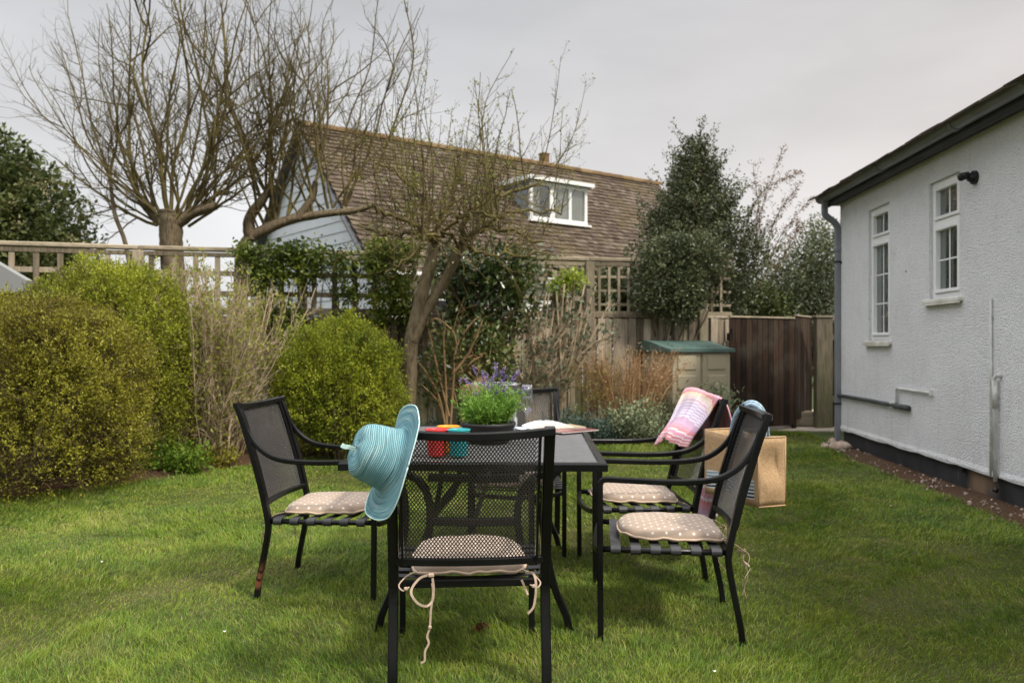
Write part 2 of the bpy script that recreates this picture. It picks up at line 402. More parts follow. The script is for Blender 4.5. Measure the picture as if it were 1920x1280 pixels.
def m_cushion():
    t = NT('taupe_polka_dot'); p = t.n('ShaderNodeTexCoord').outputs['Object']
    s_ = t.n('ShaderNodeSeparateXYZ'); t.l(p, s_.inputs[0])
    def dots(ox, oy):
        x = t.math('SUBTRACT', t.math('FRACT', t.math('ADD', t.math('DIVIDE', s_.outputs['X'], .056), ox)), .5)
        y = t.math('SUBTRACT', t.math('FRACT', t.math('ADD', t.math('DIVIDE', s_.outputs['Y'], .056), oy)), .5)
        d = t.math('SQRT', t.math('ADD', t.math('MULTIPLY', x, x), t.math('MULTIPLY', y, y)))
        return t.rng(d, .085, .105, 1, 0)
    k = t.math('MAXIMUM', dots(0, 0), dots(.5, .5)); nz_ = t.n('ShaderNodeSeparateXYZ'); t.l(t.n('ShaderNodeNewGeometry').outputs['Normal'], nz_.inputs[0]); k = t.math('MULTIPLY', k, t.rng(nz_.outputs['Z'], .45, .6, 0, 1))
    f = t.noise(p, 500, 2); g = t.noise(p, 8, 3)
    base = t.mix(t.rng(g, .3, .7, 0, 1), (.335, .255, .195), (.40, .31, .24))
    col = t.mix(k, base, (.74, .68, .60))
    return t.done(t.bsdf(col, .85, 0, .2, f, .15, .001, **{'Sheen Weight': .2}))
M['cushion'] = m_cushion()
M['piping'] = mat_noise('beige_piping', (.46, .34, .24), (.58, .45, .33), 30, .85, .2, .001, .2)
M['tie'] = mat_noise('beige_ribbon', (.45, .33, .24), (.58, .45, .35), 30, .85, .2, .001, .2)
def m_straw(name, stops, n=95, uvk=1.0):
    t = NT(name); v = t.attr('v'); p = t.pos()
    w_ = t.math('FRACT', t.math('MULTIPLY', v, n))
    ring = t.math('FLOOR', t.math('MULTIPLY', v, n))
    ns = t.n('ShaderNodeTexNoise', noise_dimensions='4D'); ns.inputs['Scale'].default_value = 5.5; ns.inputs['Detail'].default_value = 3
    t.l(p, ns.inputs['Vector']); t.l(t.math('MULTIPLY', ring, 3.7), ns.inputs['W'])
    col = t.ramp(ns.outputs['Fac'], stops)
    pr = t.math('SINE', t.math('MULTIPLY', w_, math.pi))
    col = t.mix(t.rng(pr, 0, .5, .75, 0), col, tuple(c * .25 for c in stops[0][1]))
    weave = t.noise(t.scale(p, 260), 1, 2)
    h = t.math('ADD', pr, t.math('MULTIPLY', weave, .4))
    return t.done(t.bsdf(col, .7, 0, .25, h, 1.0, .004))
M['hatblue'] = m_straw('aqua_straw', [(.30, (.10, .27, .33)), (.45, (.20, .42, .47)), (.58, (.30, .53, .56)), (.70, (.52, .68, .66))], 52)
M['hatbrown'] = m_straw('brown_straw', [(.3, (.16, .07, .035)), (.5, (.34, .17, .10)), (.7, (.50, .30, .20))], 30)
def m_towel():
    t = NT('pink_striped_towel'); v = t.attr('v'); fr = t.math('FRACT', v)
    pk = (.62, .17, .17); ro = (.58, .22, .30); li = (.50, .30, .44); wh = (.70, .58, .64); ye = (.76, .56, .36); bl = (.42, .34, .54); dr = (.50, .13, .12)
    st = [(0, dr), (.02, wh), (.035, pk), (.06, wh), (.075, pk), (.10, wh), (.115, ro), (.15, wh), (.165, pk), (.19, ro), (.22, li), (.27, li), (.285, wh), (.30, bl), (.31, wh), (.325, bl), (.335, wh), (.35, bl), (.36, wh), (.375, bl), (.385, wh), (.40, bl), (.41, wh), (.43, ro), (.44, wh), (.46, ye), (.475, wh), (.49, ye), (.53, pk), (.58, ro), (.60, wh)]
    a = t.ramp(t.math('MULTIPLY', fr, 1.0), st[:30] , 'CONSTANT')
    f = t.noise(t.pos(), 600, 2)
    col = t.mix(.12, a, (.75, .68, .72))
    b = t.bsdf(col, .9, 0, .1, f, .4, .001, **{'Sheen Weight': .3})
    return t.done(b)
M['towel'] = m_towel()
def m_jute(name, stripes=False):
    t = NT(name); p = t.pos()
    wv = t.noise(t.scale(p, (300, 300, 60)), 1, 2); wh_ = t.noise(t.scale(p, (60, 60, 300)), 1, 2)
    f = t.math('ADD', wv, wh_)
    col = t.ramp(t.math('MULTIPLY', f, .5), [(.3, (.31, .19, .10)), (.5, (.44, .29, .16)), (.7, (.55, .39, .235))])
    if stripes:
        s_ = t.n('ShaderNodeSeparateXYZ'); t.l(p, s_.inputs[0])
        wave = t.math('MULTIPLY', t.math('SINE', t.math('MULTIPLY', s_.outputs['X'], 19)), .006)
        zz = t.math('ADD', s_.outputs['Z'], wave)
        k = t.math('MULTIPLY', t.rng(s_.outputs['Z'], .030, .032, 0, 1), t.rng(s_.outputs['Z'], .118, .12, 1, 0))
        k = t.math('MULTIPLY', k, t.math('MULTIPLY', t.rng(s_.outputs['X'], .022, .024, 0, 1), t.rng(s_.outputs['X'], .388, .39, 1, 0)))
        band = t.math('FRACT', t.math('MULTIPLY', zz, 62))
        hue = t.ramp(t.rng(s_.outputs['Z'], .03, .12, 0, 1), [(0, (.012, .03, .085)), (.35, (.02, .06, .15)), (.6, (.13, .24, .34)), (1, (.30, .42, .50))])
        sc_ = t.mix(t.rng(band, .42, .5, 0, 1), (.68, .66, .60), hue)
        col = t.mix(k, col, sc_)
    return t.done(t.bsdf(col, .9, 0, .15, f, .5, .002))
M['jute'] = m_jute('jute_cloth'); M['jutestripe'] = m_jute('jute_cloth_with_blue_waves', True)
M['rope'] = mat_noise('blue_cotton_rope', (.20, .29, .37), (.42, .54, .62), 60, .85, .4, .002, .2)
for k_, c_ in (('cupred', (.80, .045, .05)), ('cupteal', (.025, .36, .38)), ('cuporange', (.95, .36, .02))):
    M[k_] = mat_noise('plastic_' + k_, c_, tuple(x * .93 for x in c_), 4, .35, .03, .001, .4)
M['bowl'] = mat_noise('black_bowl', (.012, .011, .011), (.028, .026, .024), 10, .55, .2, .002, .4)
M['soilpot'] = mat_noise('potting_soil', (.018, .012, .008), (.05, .034, .022), 60, .95, .8, .01, .1)
M['plastic_green'] = mat_noise('green_lid_plastic', (.065, .115, .10), (.10, .155, .138), 3, .5, .1, .002, .3)
M['plastic_beige'] = mat_noise('beige_box_plastic', (.36, .31, .21), (.43, .375, .265), 2, .6, .1, .002, .3)
M['concrete'] = mat_noise('concrete', (.30, .25, .20), (.45, .39, .32), 6, .9, .5, .006, .2)
M['stone'] = mat_noise('pebble', (.16, .10, .07), (.36, .27, .21), 9, .85, .4, .006, .2, c3=(.5, .46, .4), vary=.4)
M['deadleaf'] = mat_noise('dead_leaf', (.10, .035, .02), (.22, .09, .05), 30, .8, .4, .003, .2)
M['paper'] = mat_noise('book_paper', (.72, .71, .67), (.80, .79, .76), 10, .8, .1, .001, .2)
# ================================================================ SETTING: ground, lawn, beds, path
def m_ground():
    t = NT('rough_ground'); p = t.pos('World'); f = t.noise(p, 1.2, 6, .6)
    return t.done(t.bsdf(t.ramp(f, [(.3, (.03, .045, .014)), (.6, (.06, .075, .025)), (.8, (.09, .08, .045))]), .95, 0, .1, f, .5, .02))
def m_soil():
    t = NT('bare_soil'); p = t.pos('World'); f = t.noise(p, 14, 8, .7); g = t.noise(p, 2.0, 4)
    col = t.mix(f, (.028, .015, .009), (.13, .078, .048)); col = t.mix(t.rng(g, .5, .7, 0, .4), col, (.10, .07, .04))
    return t.done(t.bsdf(col, .95, 0, .1, f, .9, .02))
def m_lawn():
    t = NT('lawn_soil_and_thatch'); p = t.pos('World'); f = t.noise(p, 60, 5, .7); g = t.noise(p, 1.6, 4)
    col = t.mix(f, (.018, .022, .007), (.085, .09, .028)); col = t.mix(t.rng(g, .45, .65, 0, .6), col, (.10, .085, .045))
    return t.done(t.bsdf(col, .95, 0, .1, f, .6, .01))
mb = MB(); S = 900
mb.add([(-S, -S, 0), (S, -S, 0), (S, S, 0), (-S, S, 0)], [(0, 1, 2, 3)])
props(mb.build('ground', m_ground()), kind='structure')

LAWN = [(-5.6, 1.2), (-5.6, 5.1), (-4.5, 5.25), (-4.3, 6.0), (-3.65, 6.75), (-3.1, 7.35), (-2.75, 8.0), (-2.2, 8.7), (-1.2, 9.5), (0, 10.3), (1.0, 10.75), (2.0, 11.0), (2.9, 11.35), (3.55, 11.45), (3.95, 11.2),
        (3.86, 9.9), (3.52, 8.7), (3.44, 7.2), (3.34, 5.5), (3.15, 1.2)]
def fill_sheet(name, poly, z, mat, step=.12, amp=0.0, seed=0):
    """flat grid clipped to a polygon by walking scan rows"""
    g = MB(); poly_ = [Vector((a, b, 0)) for a, b in poly]
    from mathutils.geometry import tessellate_polygon
    g.add([(a, b, z) for a, b in poly], [t for t in tessellate_polygon([poly_])])
    return g.build(name, mat)
lawn = props(fill_sheet('lawn', LAWN, .006, m_lawn()), kind='structure')
# soil beds as bumpy sheets
def rough_patch(name, x0, x1, y0, y1, inside, z0, amp, step, mat):
    xs = np.arange(x0, x1 + step, step); ys = np.arange(y0, y1 + step, step)
    X, Y = np.meshgrid(xs, ys, indexing='ij')
    n = RNG.random(X.shape) * amp; n += amp * .8 * (np.sin(X * 7.1 + Y * 3) * np.sin(Y * 6.3 - X * 2) + 1) / 2
    d = inside(X, Y)
    Z = z0 + n * np.clip(d / .12, 0, 1) - .02 * (d <= 0)
    V = np.stack([X, Y, Z], -1).reshape(-1, 3); m = len(ys)
    i, j = np.meshgrid(np.arange(len(xs) - 1), np.arange(m - 1), indexing='ij')
    F_ = np.stack([i * m + j, (i + 1) * m + j, (i + 1) * m + j + 1, i * m + j + 1], -1).reshape(-1, 4)
    keep = (d.reshape(-1)[F_] > -.12).all(1)
    o = np_mesh(name, V, F_[keep], mat, attr={'v': RNG.random(len(V))}); props(o, kind='structure'); return o
def poly_sd(poly):
    P_ = np.array(poly)
    def f(X, Y):
        d = np.full(X.shape, 1e9); ins = np.zeros(X.shape, bool)
        for k in range(len(P_)):
            a = P_[k]; b = P_[(k + 1) % len(P_)]; ab = b - a
            t = np.clip(((X - a[0]) * ab[0] + (Y - a[1]) * ab[1]) / (ab @ ab), 0, 1)
            d = np.minimum(d, np.hypot(X - a[0] - t * ab[0], Y - a[1] - t * ab[1]))
            if a[1] != b[1]:
                c = ((a[1] > Y) != (b[1] > Y)) & (X < (b[0] - a[0]) * (Y - a[1]) / (b[1] - a[1]) + a[0]); ins ^= c
        return np.where(ins, d, -d)
    return f
BED = [(-7, 5.05), (-5.6, 5.05), (-4.5, 5.2), (-4.3, 6.0), (-3.65, 6.75), (-3.1, 7.35), (-2.75, 8.0), (-2.2, 8.7), (-1.2, 9.5), (0, 10.3), (1.0, 10.75), (2.0, 11.0), (2.9, 11.35), (3.1, 11.6), (1.0, 11.1), (-4.4, 9.75), (-7, 9.0)]
STRIP = [(3.86, 9.95), (3.52, 8.7), (3.44, 7.2), (3.34, 5.5), (3.15, 1.2), (3.42, 1.2), (3.72, 6.0), (3.93, 9.9)]
rough_patch('soil_bed', -7, 3.2, 5, 11.7, poly_sd(BED), .012, .05, .05, m_soil())
rough_patch('soil_bed', 3.1, 4.0, 1.2, 10.0, poly_sd(STRIP), .012, .03, .035, m_soil())
mb = MB(); mb.add([(2.55, 11.40, .02), (5.2, 11.32, .02), (5.6, 15, .02), (3.6, 15, .02), (3.2, 11.75, .02)], [(0, 1, 2, 3, 4)])
mb.add([(2.55, 11.40, 0), (5.2, 11.32, 0), (5.2, 11.32, .02), (2.55, 11.40, .02)], [(0, 1, 2, 3)])
props(mb.build('path', M['concrete']), kind='structure')

# ---------------------------------------------------------------- grass blades (one mass)
def m_grass():
    t = NT('grass_blades'); v = t.attr('v'); h = t.attr('h'); p = t.pos('World')
    f1 = t.noise(p, 1.5, 6, .7); f2 = t.noise(p, 5.5, 4, .65)
    g = t.math('ADD', t.math('MULTIPLY', v, .52), t.math('ADD', t.math('MULTIPLY', t.rng(f1, .38, .62, 0, 1), .36), t.math('MULTIPLY', t.rng(f2, .3, .7, 0, 1), .20)))
    col = t.ramp(g, [(.10, (.030, .080, .006)), (.30, (.080, .18, .009)), (.50, (.175, .30, .013)), (.70, (.275, .34, .024)), (.92, (.40, .37, .12))])
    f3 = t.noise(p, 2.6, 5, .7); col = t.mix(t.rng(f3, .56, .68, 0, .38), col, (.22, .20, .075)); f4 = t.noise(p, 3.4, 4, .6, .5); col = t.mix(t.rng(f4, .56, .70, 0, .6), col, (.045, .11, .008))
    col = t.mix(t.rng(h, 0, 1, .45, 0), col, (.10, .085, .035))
    b = t.bsdf(col, .5, 0, .35); tr = t.n('ShaderNodeBsdfTranslucent'); t.l(col, tr.inputs[0])
    m = t.n('ShaderNodeMixShader'); m.inputs[0].default_value = .22; t.l(b, m.inputs[1]); t.l(tr.outputs[0], m.inputs[2])
    return t.done(m.outputs[0])
def make_grass():
    sd = poly_sd(LAWN); rng = np.random.default_rng(3)
    XS = []; YS = []
    for (ya, yb, dens) in ((2.3, 3.2, 23000), (3.2, 4.2, 19000), (4.2, 5.5, 13500), (5.5, 7.2, 9000), (7.2, 9.2, 5500), (9.2, 11.6, 3500), (1.2, 2.3, 2500)):
        x0, x1 = -5.6, 4.1
        n = int((x1 - x0) * (yb - ya) * dens); x = rng.uniform(x0, x1, n); y = rng.uniform(ya, yb, n)
        vis = np.abs(x) < y * .66 + .9
        x = x[vis]; y = y[vis]; k = sd(x, y) > rng.normal(0, .035, len(x)); XS.append(x[k]); YS.append(y[k])
    x = np.concatenate(XS); y = np.concatenate(YS); n = len(x)
    # clumps: longer in patches
    patch = np.sin(x * 2.3 + 1.7 * np.sin(y * 1.1)) * np.sin(y * 2.9 + 1.3 * np.sin(x * 1.7 + 2)) + .6 * np.sin(x * 7.3 + y * 2.1) * np.sin(y * 6.1 - x * 3.3)
    worn = (np.sin(x * 1.3 + 4.1 + .8 * np.sin(y * 2.2)) * np.sin(y * 1.9 + .7 + np.sin(x * 1.9)) > .55)
    hgt = (.024 + .008 * patch) * rng.uniform(.45, 1.7, n) * np.where(worn, .6, 1)
    tuft = (np.sin(x * 11.3 + 3 * np.sin(y * 4.1)) * np.sin(y * 9.7 + 2.5 * np.sin(x * 5.3)) > .72); hgt = np.clip(hgt * np.where(tuft, 1.55, 1), .008, .075) * (1 + .25 * np.clip((-sd(x, y) + .25) / .25, 0, 1))
    wid = rng.uniform(.0014, .0030, n) * np.clip(y / 3.6, .9, 2.6)
    az = rng.uniform(0, 2 * math.pi, n); fx, fy = np.cos(az), np.sin(az)
    # combed lean field plus random
    la = 2.2 * np.sin(x * .9 + y * .6) + 1.2 * np.sin(y * 2.1 - x * 1.3) + rng.normal(0, 1.1, n)
    ln = rng.uniform(.25, 1.25, n); lx, ly = np.cos(la) * ln, np.sin(la) * ln
    z0 = np.full(n, .004)
    def pt(t, s): # t along, s side
        return np.stack([x + lx * hgt * t * t + fx * wid * s, y + ly * hgt * t * t + fy * wid * s, z0 + hgt * (t - .28 * ln * t * t)], -1)
    V = np.stack([pt(0, -.5), pt(0, .5), pt(.55, .42), pt(.55, -.42), pt(1.0, 0)], 1).reshape(-1, 3)
    b = np.arange(n) * 5
    Q = np.stack([b, b + 1, b + 2, b + 3], -1); T = np.stack([b + 3, b + 2, b + 4], -1)
    v = rng.random(n) * .8 + np.where(worn, .30, 0) * rng.random(n) * 1.2
    straw = rng.random(n) < .07; v = np.where(straw, 1.15 + rng.random(n) * .3, v)
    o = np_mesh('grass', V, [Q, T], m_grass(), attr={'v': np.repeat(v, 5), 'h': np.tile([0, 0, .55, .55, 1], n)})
    props(o, 'short patchy green lawn grass with straw coloured worn spots', 'grass', kind='stuff')
    print('blades', n)
make_grass()
# tiny things lying in the lawn
t = MB()
for k in range(7):
    a = k / 7 * 6.28; c = Vector((math.cos(a) * .014, math.sin(a) * .016, .012)); G = []
    for i in range(4):
        row = []
        for j in range(4):
            u = i / 3 - .5; v_ = j / 3
            row.append((c.x + math.cos(a) * v_ * .022 - math.sin(a) * u * .02 * (1 - (2 * v_ - 1) ** 2 + .2), c.y + math.sin(a) * v_ * .022 + math.cos(a) * u * .02, c.z + .014 * math.sin(v_ * 3 + k) + .006 * u * u * 4))
        G.append(row)
    t.grid(G)
lf = P(900, 1190, 3.42)
o = t.build('dead_leaf', M['deadleaf'], loc=None); o.location = (lf.x, lf.y, .02); props(o, 'curled brown dead leaf lying on the grass under the front chair', 'leaf')
def m_petal(): return mat_noise('pale_petal', (.55, .50, .45), (.8, .77, .7), 20, .8, .1, .001, .2)
pm_ = m_petal()
for (px, py, lab) in ((191, 1066, 'small pale fallen petal on the grass left of the table'), (421, 1201, 'pale petal in the grass at the lower left'), (1669, 958, 'small pale speck of a petal on the grass near the house'), (1339, 1278, 'whitish petal in the grass at the bottom edge right of the chairs')):
    d = CH * F / (py - HZ); m_ = MB(); m_.grid([[(math.cos(a) * r, math.sin(a) * r * .7, .006 + r * .5 * math.sin(a * 2 + 1)) for a in np.linspace(0, 6.28, 9)] for r in (.0, .003, .007)])
    o = m_.build('petal', pm_); o.location = ((px - 960) / F * d, d, .035); props(o, lab, 'petal')
# pebbles along the house
def pebble(name, loc, s, lab, grp=None, seed=0):
    r_ = np.random.default_rng(seed); m_ = MB(); n = 8; G = []
    ph = r_.uniform(0, 6, 4)
    for i in range(7):
        th = i / 6 * math.pi
        G.append([(math.sin(th) * math.cos(a) * s[0] * (1 + .15 * math.sin(2 * a + ph[0]) + .1 * math.sin(3 * th + ph[1])), math.sin(th) * math.sin(a) * s[1] * (1 + .15 * math.sin(3 * a + ph[2])), math.cos(th) * s[2] * (1 + .12 * math.sin(a * 2 + ph[3]))) for a in np.arange(n) / n * 6.283])
    m_.grid(G, closed=True, a=float(r_.random())); o = m_.build(name, M['stone']); o.location = loc; return props(o, lab, 'stone', grp)
pebble('stone', (3.72, 9.35, .05), (.14, .10, .06), 'largest flat reddish stone at the foot of the downpipe')
pebble('stone', (3.78, 9.75, .05), (.05, .06, .05), 'rounded stone tucked beside the downpipe base')
pebble('stone', (3.62, 9.55, .03), (.06, .04, .03), 'small brown stone at the corner of the lawn by the downpipe')
mm = MB(); r_ = np.random.default_rng(5)
for k in range(420):
    y = r_.uniform(1.5, 9.8); xw = 3.275 + .0636 * y; x = xw - .03 - abs(r_.normal(0, .16)); s = r_.uniform(.005, .018) * (1 + (y < 7) * .2)
    if x < xw - .42: continue
    q = r_.normal(0, 1, 3); mm.box((x, y, .03 + r_.random() * .012), (s * 1.4, s, s * .8), Matrix.Rotation(r_.uniform(0, 6), 3, Vector(q)), s * .2, a=float(r_.random()))
props(mm.build('gravel', M['stone']), 'loose small stones and grit scattered on the soil strip along the house wall', 'gravel', kind='stuff')

# ================================================================ roof tiles
def tile_roof(mb, O, U, Dn, length, slope, tw, th, thick=.02, jit=1.0, rng=random):
    O = Vector(O); U = Vector(U).normalized(); Dn = Vector(Dn).normalized(); Nn = U.cross(Dn); 
    if Nn.z < 0: Nn = -Nn
    nc = int(slope / th) + 1; nt_ = int(length / tw) + 1
    for i in range(nc):
        for j in range(-1, nt_ + 1):
            u0 = (j + (i % 2) * .5) * tw; u1 = u0 + tw * .97
            u0 = max(u0, -.02); u1 = min(u1, length + .02)
            if u1 - u0 < .03: continue
            s0 = i * th + rng.uniform(-.012, .012) * jit; s1 = s0 + th * 1.22
            if s0 > slope: continue
            lift0 = .005; lift1 = thick * 1.5 + rng.uniform(0, .014) * jit
            sk_ = rng.uniform(-.012, .012) * jit; a = rng.random()
            q = []
            for (u, s_, lf) in ((u0, s0, lift0), (u1, s0, lift0), (u1, s1 + sk_, lift1), (u0, s1 - sk_, lift1 + rng.uniform(-.006, .006) * jit)):
                q.append(O + U * u + Dn * s_ + Nn * lf)
            q += [v - Nn * thick for v in q]
            mb.add([tuple(v) for v in q], [(0, 1, 2, 3), (7, 6, 5, 4), (2, 6, 7, 3), (1, 5, 6, 2), (0, 3, 7, 4)], a=a)

# ================================================================ WHITE HOUSE ON THE RIGHT
hs = thing('house', 'white roughcast house wall with two narrow white windows, black plinth and dark gutter', 'house', (3.90, 9.82, 0), -math.atan(.0636))
WZ0, WZ1 = .205, 2.87
mb = MB(); wins = [(-.91, -1.49, 1.24, 2.64), (-2.40, -2.97, 1.60, 2.64)]
def wbox(y0, y1, z0, z1): mb.box((.125, (y0 + y1) / 2, (z0 + z1) / 2), (.25, abs(y1 - y0), z1 - z0))
cur = 0.0
for (a, b, z0, z1) in wins:
    wbox(cur, a, WZ0, WZ1); wbox(a, b, WZ0, z0); wbox(a, b, z1, WZ1); cur = b
wbox(cur, -13, WZ0, WZ1)
mb.box((3.625, -.125, (WZ0 + WZ1) / 2), (6.75, .25, WZ1 - WZ0))
mb.box((3.625, -12.875, (WZ0 + WZ1) / 2), (6.75, .25, WZ1 - WZ0))
mb.box((6.875 + .01, -6.5, (WZ0 + WZ1) / 2), (.25, 12.5, WZ1 - WZ0 - .01))
mb.add([(0.02, -.02, WZ1), (6.98, -.02, WZ1), (3.5, -.02, WZ1 + 1.45), (0.02, -.2, WZ1), (6.98, -.2, WZ1), (3.5, -.2, WZ1 + 1.45)], [(0, 1, 2), (5, 4, 3), (0, 2, 5, 3), (1, 4, 5, 2), (0, 3, 4, 1)])
mb.build('wall', M['render'], hs)
mb = MB(); mb.box((3.5, -6.5, .09), (6.94, 12.94, .222)); mb.build('plinth', M['plinth'], hs)
mb = MB()   # bell-cast drip where the roughcast ends above the plinth
n = 90; ys = np.linspace(-13, 0, n); G = [[(.002, y, WZ0 + .05) for y in ys], [(-.012, y, WZ0 + .012 + random.uniform(-.006, .006)) for y in ys], [(-.006 - random.random() * .006, y, WZ0 - .01 + random.uniform(-.009, .006)) for y in ys], [(.03, y, WZ0 - .006) for y in ys]]
mb.grid(G, smooth=False); mb.build('render_edge', M['render'], hs)
def house_window(y0, y1, z0, z1, zt, rows):
    fx = .030; W = abs(y1 - y0); yc = (y0 + y1) / 2; fw = .05
    m_ = MB()
    def b(ya, yb, za, zb, x0=fx, dp=.06): m_.box((x0 + dp / 2, (ya + yb) / 2, (za + zb) / 2), (dp, abs(yb - ya), zb - za), bev=.005)
    e = .0
    b(y0, y0 - fw, z0, z1); b(y1 + fw, y1, z0, z1); b(y0 - fw, y1 + fw, z1 - fw, z1); b(y0 - fw, y1 + fw, z0, z0 + fw); b(y0 - fw, y1 + fw, zt - .03, zt + .03)
    fr = m_.build('window', M['upvc'], hs)
    m_ = MB()   # opening casements
    for (za, zb) in ((z0 + fw, zt - .03), (zt + .03, z1 - fw)):
        c = .035; xo = fx - .014
        for (ya, yb, zc, zd) in ((y0 - fw, y0 - fw - c, za, zb), (y1 + fw + c, y1 + fw, za, zb), (y0 - fw - c, y1 + fw + c, zb - c, zb), (y0 - fw - c, y1 + fw + c, za, za + c)):
            m_.box((xo + .025, (ya + yb) / 2, (zc + zd) / 2), (.05, abs(yb - ya) - .002, zd - zc - .002), bev=.006)
    m_.build('casement', M['upvc'], fr)
    m_ = MB(); c = .035
    for (za, zb, nr) in ((z0 + fw + c, zt - .03 - c, rows), (zt + .03 + c, z1 - fw - c, 1)):
        m_.box((fx + .022, yc, (za + zb) / 2), (.008, .014, zb - za))
        for r in range(1, nr): m_.box((fx + .0222, yc, za + (zb - za) * r / nr), (.0065, W - 2 * fw - 2 * c, .014))
    m_.build('glazing_bar', M['upvc'], fr)
    for (za, zb) in ((z0 + fw + c, zt - .03 - c), (zt + .03 + c, z1 - fw - c)):
        m_ = MB(); m_.box((fx + .035, yc, (za + zb) / 2), (.006, W - 2 * fw - 2 * c + .004, zb - za + .004)); m_.build('pane', M['pane'], fr)
    m_ = MB(); ns = 26
    G = [[(.19 + .012 * math.sin(k * 1.9) + .004 * random.random(), y0 - .01 + (y1 - y0 + .02) * k / ns, z) for k in range(ns + 1)] for z in (z0, z1)]
    m_.grid(G); m_.build('curtain', M['curtain'], fr)
    m_ = MB(); m_.box((.6, yc, (z0 + z1) / 2), (.02, 1.6, 1.9)); m_.build('room_back', M['room'], fr)
    m_ = MB(); m_.box((-.03 + .045, yc, z0 - .02), (.12, W + .12, .04), bev=.008); m_.box((-.035, yc, z0 - .047), (.025, W + .11, .014))
    m_.build('sill', M['sill'], fr)
house_window(*wins[0], 2.30, 3); house_window(*wins[1], 2.265, 2)
# eaves
mb = MB(); mb.box((-.052, -6.44, WZ1 + .009), (.104, 13.2, .018)); mb.build('soffit', M['fascia'], hs)
mb = MB(); mb.box((-.112, -6.44, 2.925), (.022, 13.26, .17), bev=.003); mb.box((-.116, -6.44, 2.861), (.034, 13.261, .02), bev=.004); mb.build('fascia', M['fascia'], hs)
mb = MB()
for y0_, y1_ in ((.16, -13.1),):
    prof = []
    for r, rg in ((.062, range(0, 13)), (.057, range(12, -1, -1))):
        for k in rg: th = math.pi + k / 12 * math.pi; prof.append((-.182 + math.cos(th) * r, 2.955 + math.sin(th) * r))
    prof += [prof[0]]
    mb.grid([[(x, y, z) for (x, z) in prof] for y in np.linspace(y0_, y1_, 14)])
    for k in (0,): mb.add([(x, y0_, z) for x, z in prof[:13]], [tuple(range(13))])
mb.tube([(-.242, .16, 2.957), (-.242, -13.1, 2.957)], .007, 8); mb.tube([(-.122, .16, 2.957), (-.122, -13.1, 2.957)], .007, 8)
gt = mb.build('gutter', M['gutter'], hs)
for yy in (-1.75, -3.3, -4.55, -5.9):
    mb = MB(); prof = [(-.182 + math.cos(math.pi + k / 12 * math.pi) * .069, 2.957 + math.sin(math.pi + k / 12 * math.pi) * .069) for k in range(13)]
    mb.grid([[(x, yy + d, z) for (x, z) in prof] for d in (-.035, .035)])
    for d in (-.035, .035): mb.tube([(x, yy + d, z) for (x, z) in prof], .004, 6)
    mb.build('gutter_joint', M['gutter'], gt)
mb = MB(); mb.box((.12, .10, 2.935), (.44, .03, .15)); mb.box((.10, .05, 2.878), (.40, .12, .012)); mb.build('eaves_box_end', M['sill'], hs)
mb = MB(); pth = smooth_path([(-.182, -.0, 2.91), (-.182, -.0, 2.80), (-.175, -.0, 2.74), (-.12, .0, 2.69), (-.06, 0, 2.64), (-.032, 0, 2.56), (-.03, 0, 2.3)], 5)
pth = np.vstack([pth, [(-.03, 0, 1.0), (-.03, 0, .04)]])
mb.sweep(pth, .066, .066, (0, 1, 0), .3); mb.box((-.03, 0, 2.33), (.085, .085, .06), bev=.012); dp = mb.build('downpipe', M['gutter'], hs)
mb = MB(); mb.box((-.01, .0, 2.18), (.10, .02, .012)); mb.box((-.03, 0, 2.18), (.086, .086, .02), bev=.006); mb.build('pipe_bracket', M['lampblack'], dp); mb = MB(); mb.box((-.03, 0, .5), (.086, .086, .02), bev=.006); mb.build('pipe_bracket', M['lampblack'], dp); mb = MB(); mb.tube([(.0, -.06, 2.165), (.0, .06, 2.165)], .012); mb.build('bracket_bolt', M['lampblack'], dp)
mb = MB(); sl = R(23); tile_roof(mb, (3.5, .13, 2.972 + math.tan(sl) * 3.69), (0, -1, 0), (-math.cos(sl), 0, -math.sin(sl)), 13.3, 3.69 / math.cos(sl), .33, .34, .014, .7)
mb.add([(3.5, .1, 2.96 + math.tan(sl) * 3.65), (3.5, -13.2, 2.96 + math.tan(sl) * 3.65), (7.15, -13.2, 2.95), (7.15, .1, 2.95), (-.15, .1, 2.955), (-.15, -13.2, 2.955)], [(0, 1, 2, 3), (0, 4, 5, 1)])
mb.build('roof', M['tileb'], hs)
# wall fittings
mb = MB(); yl = -3.24; zl = 2.53; rot = Matrix.Rotation(R(90), 3, 'Y')
def disc_x(m_, x0, x1, y, z, r0, r1=None, k=20):
    r1 = r1 or r0; th = np.arange(k) / k * 6.2832
    A = [[(x0, y + math.cos(t_) * r0, z + math.sin(t_) * r0) for t_ in th], [(x1, y + math.cos(t_) * r1, z + math.sin(t_) * r1) for t_ in th]]
    m_.grid(A, closed=True); m_.add([tuple(a) for a in A[0]], [tuple(range(k))]); m_.add([tuple(a) for a in A[1]], [tuple(range(k))[::-1]])
disc_x(mb, 0, -.025, yl, zl, .055); disc_x(mb, -.025, -.06, yl, zl, .045, .028); mb.tube([(-.045, yl, zl), (-.075, yl, zl + .012)], .020)
mb.tube([(-.055, yl, zl + .022), (-.112, yl, zl + .006)], [.028, .031], 14)
mb.tube([(-.113, yl, zl + .005), (-.128, yl, zl)], [.034, .028], 14)
mb.build('wall_lamp', M['lampblack'], hs)
mb = MB(); mb.tube([(-.03, .02, .60), (-.03, -1.0, .605), (-.03, -1.98, .60)], .021); mb.tube([(-.03, -1.70, .60), (-.03, -2.02, .60)], .027); mb.build('waste_pipe', M['pipegrey'], hs)
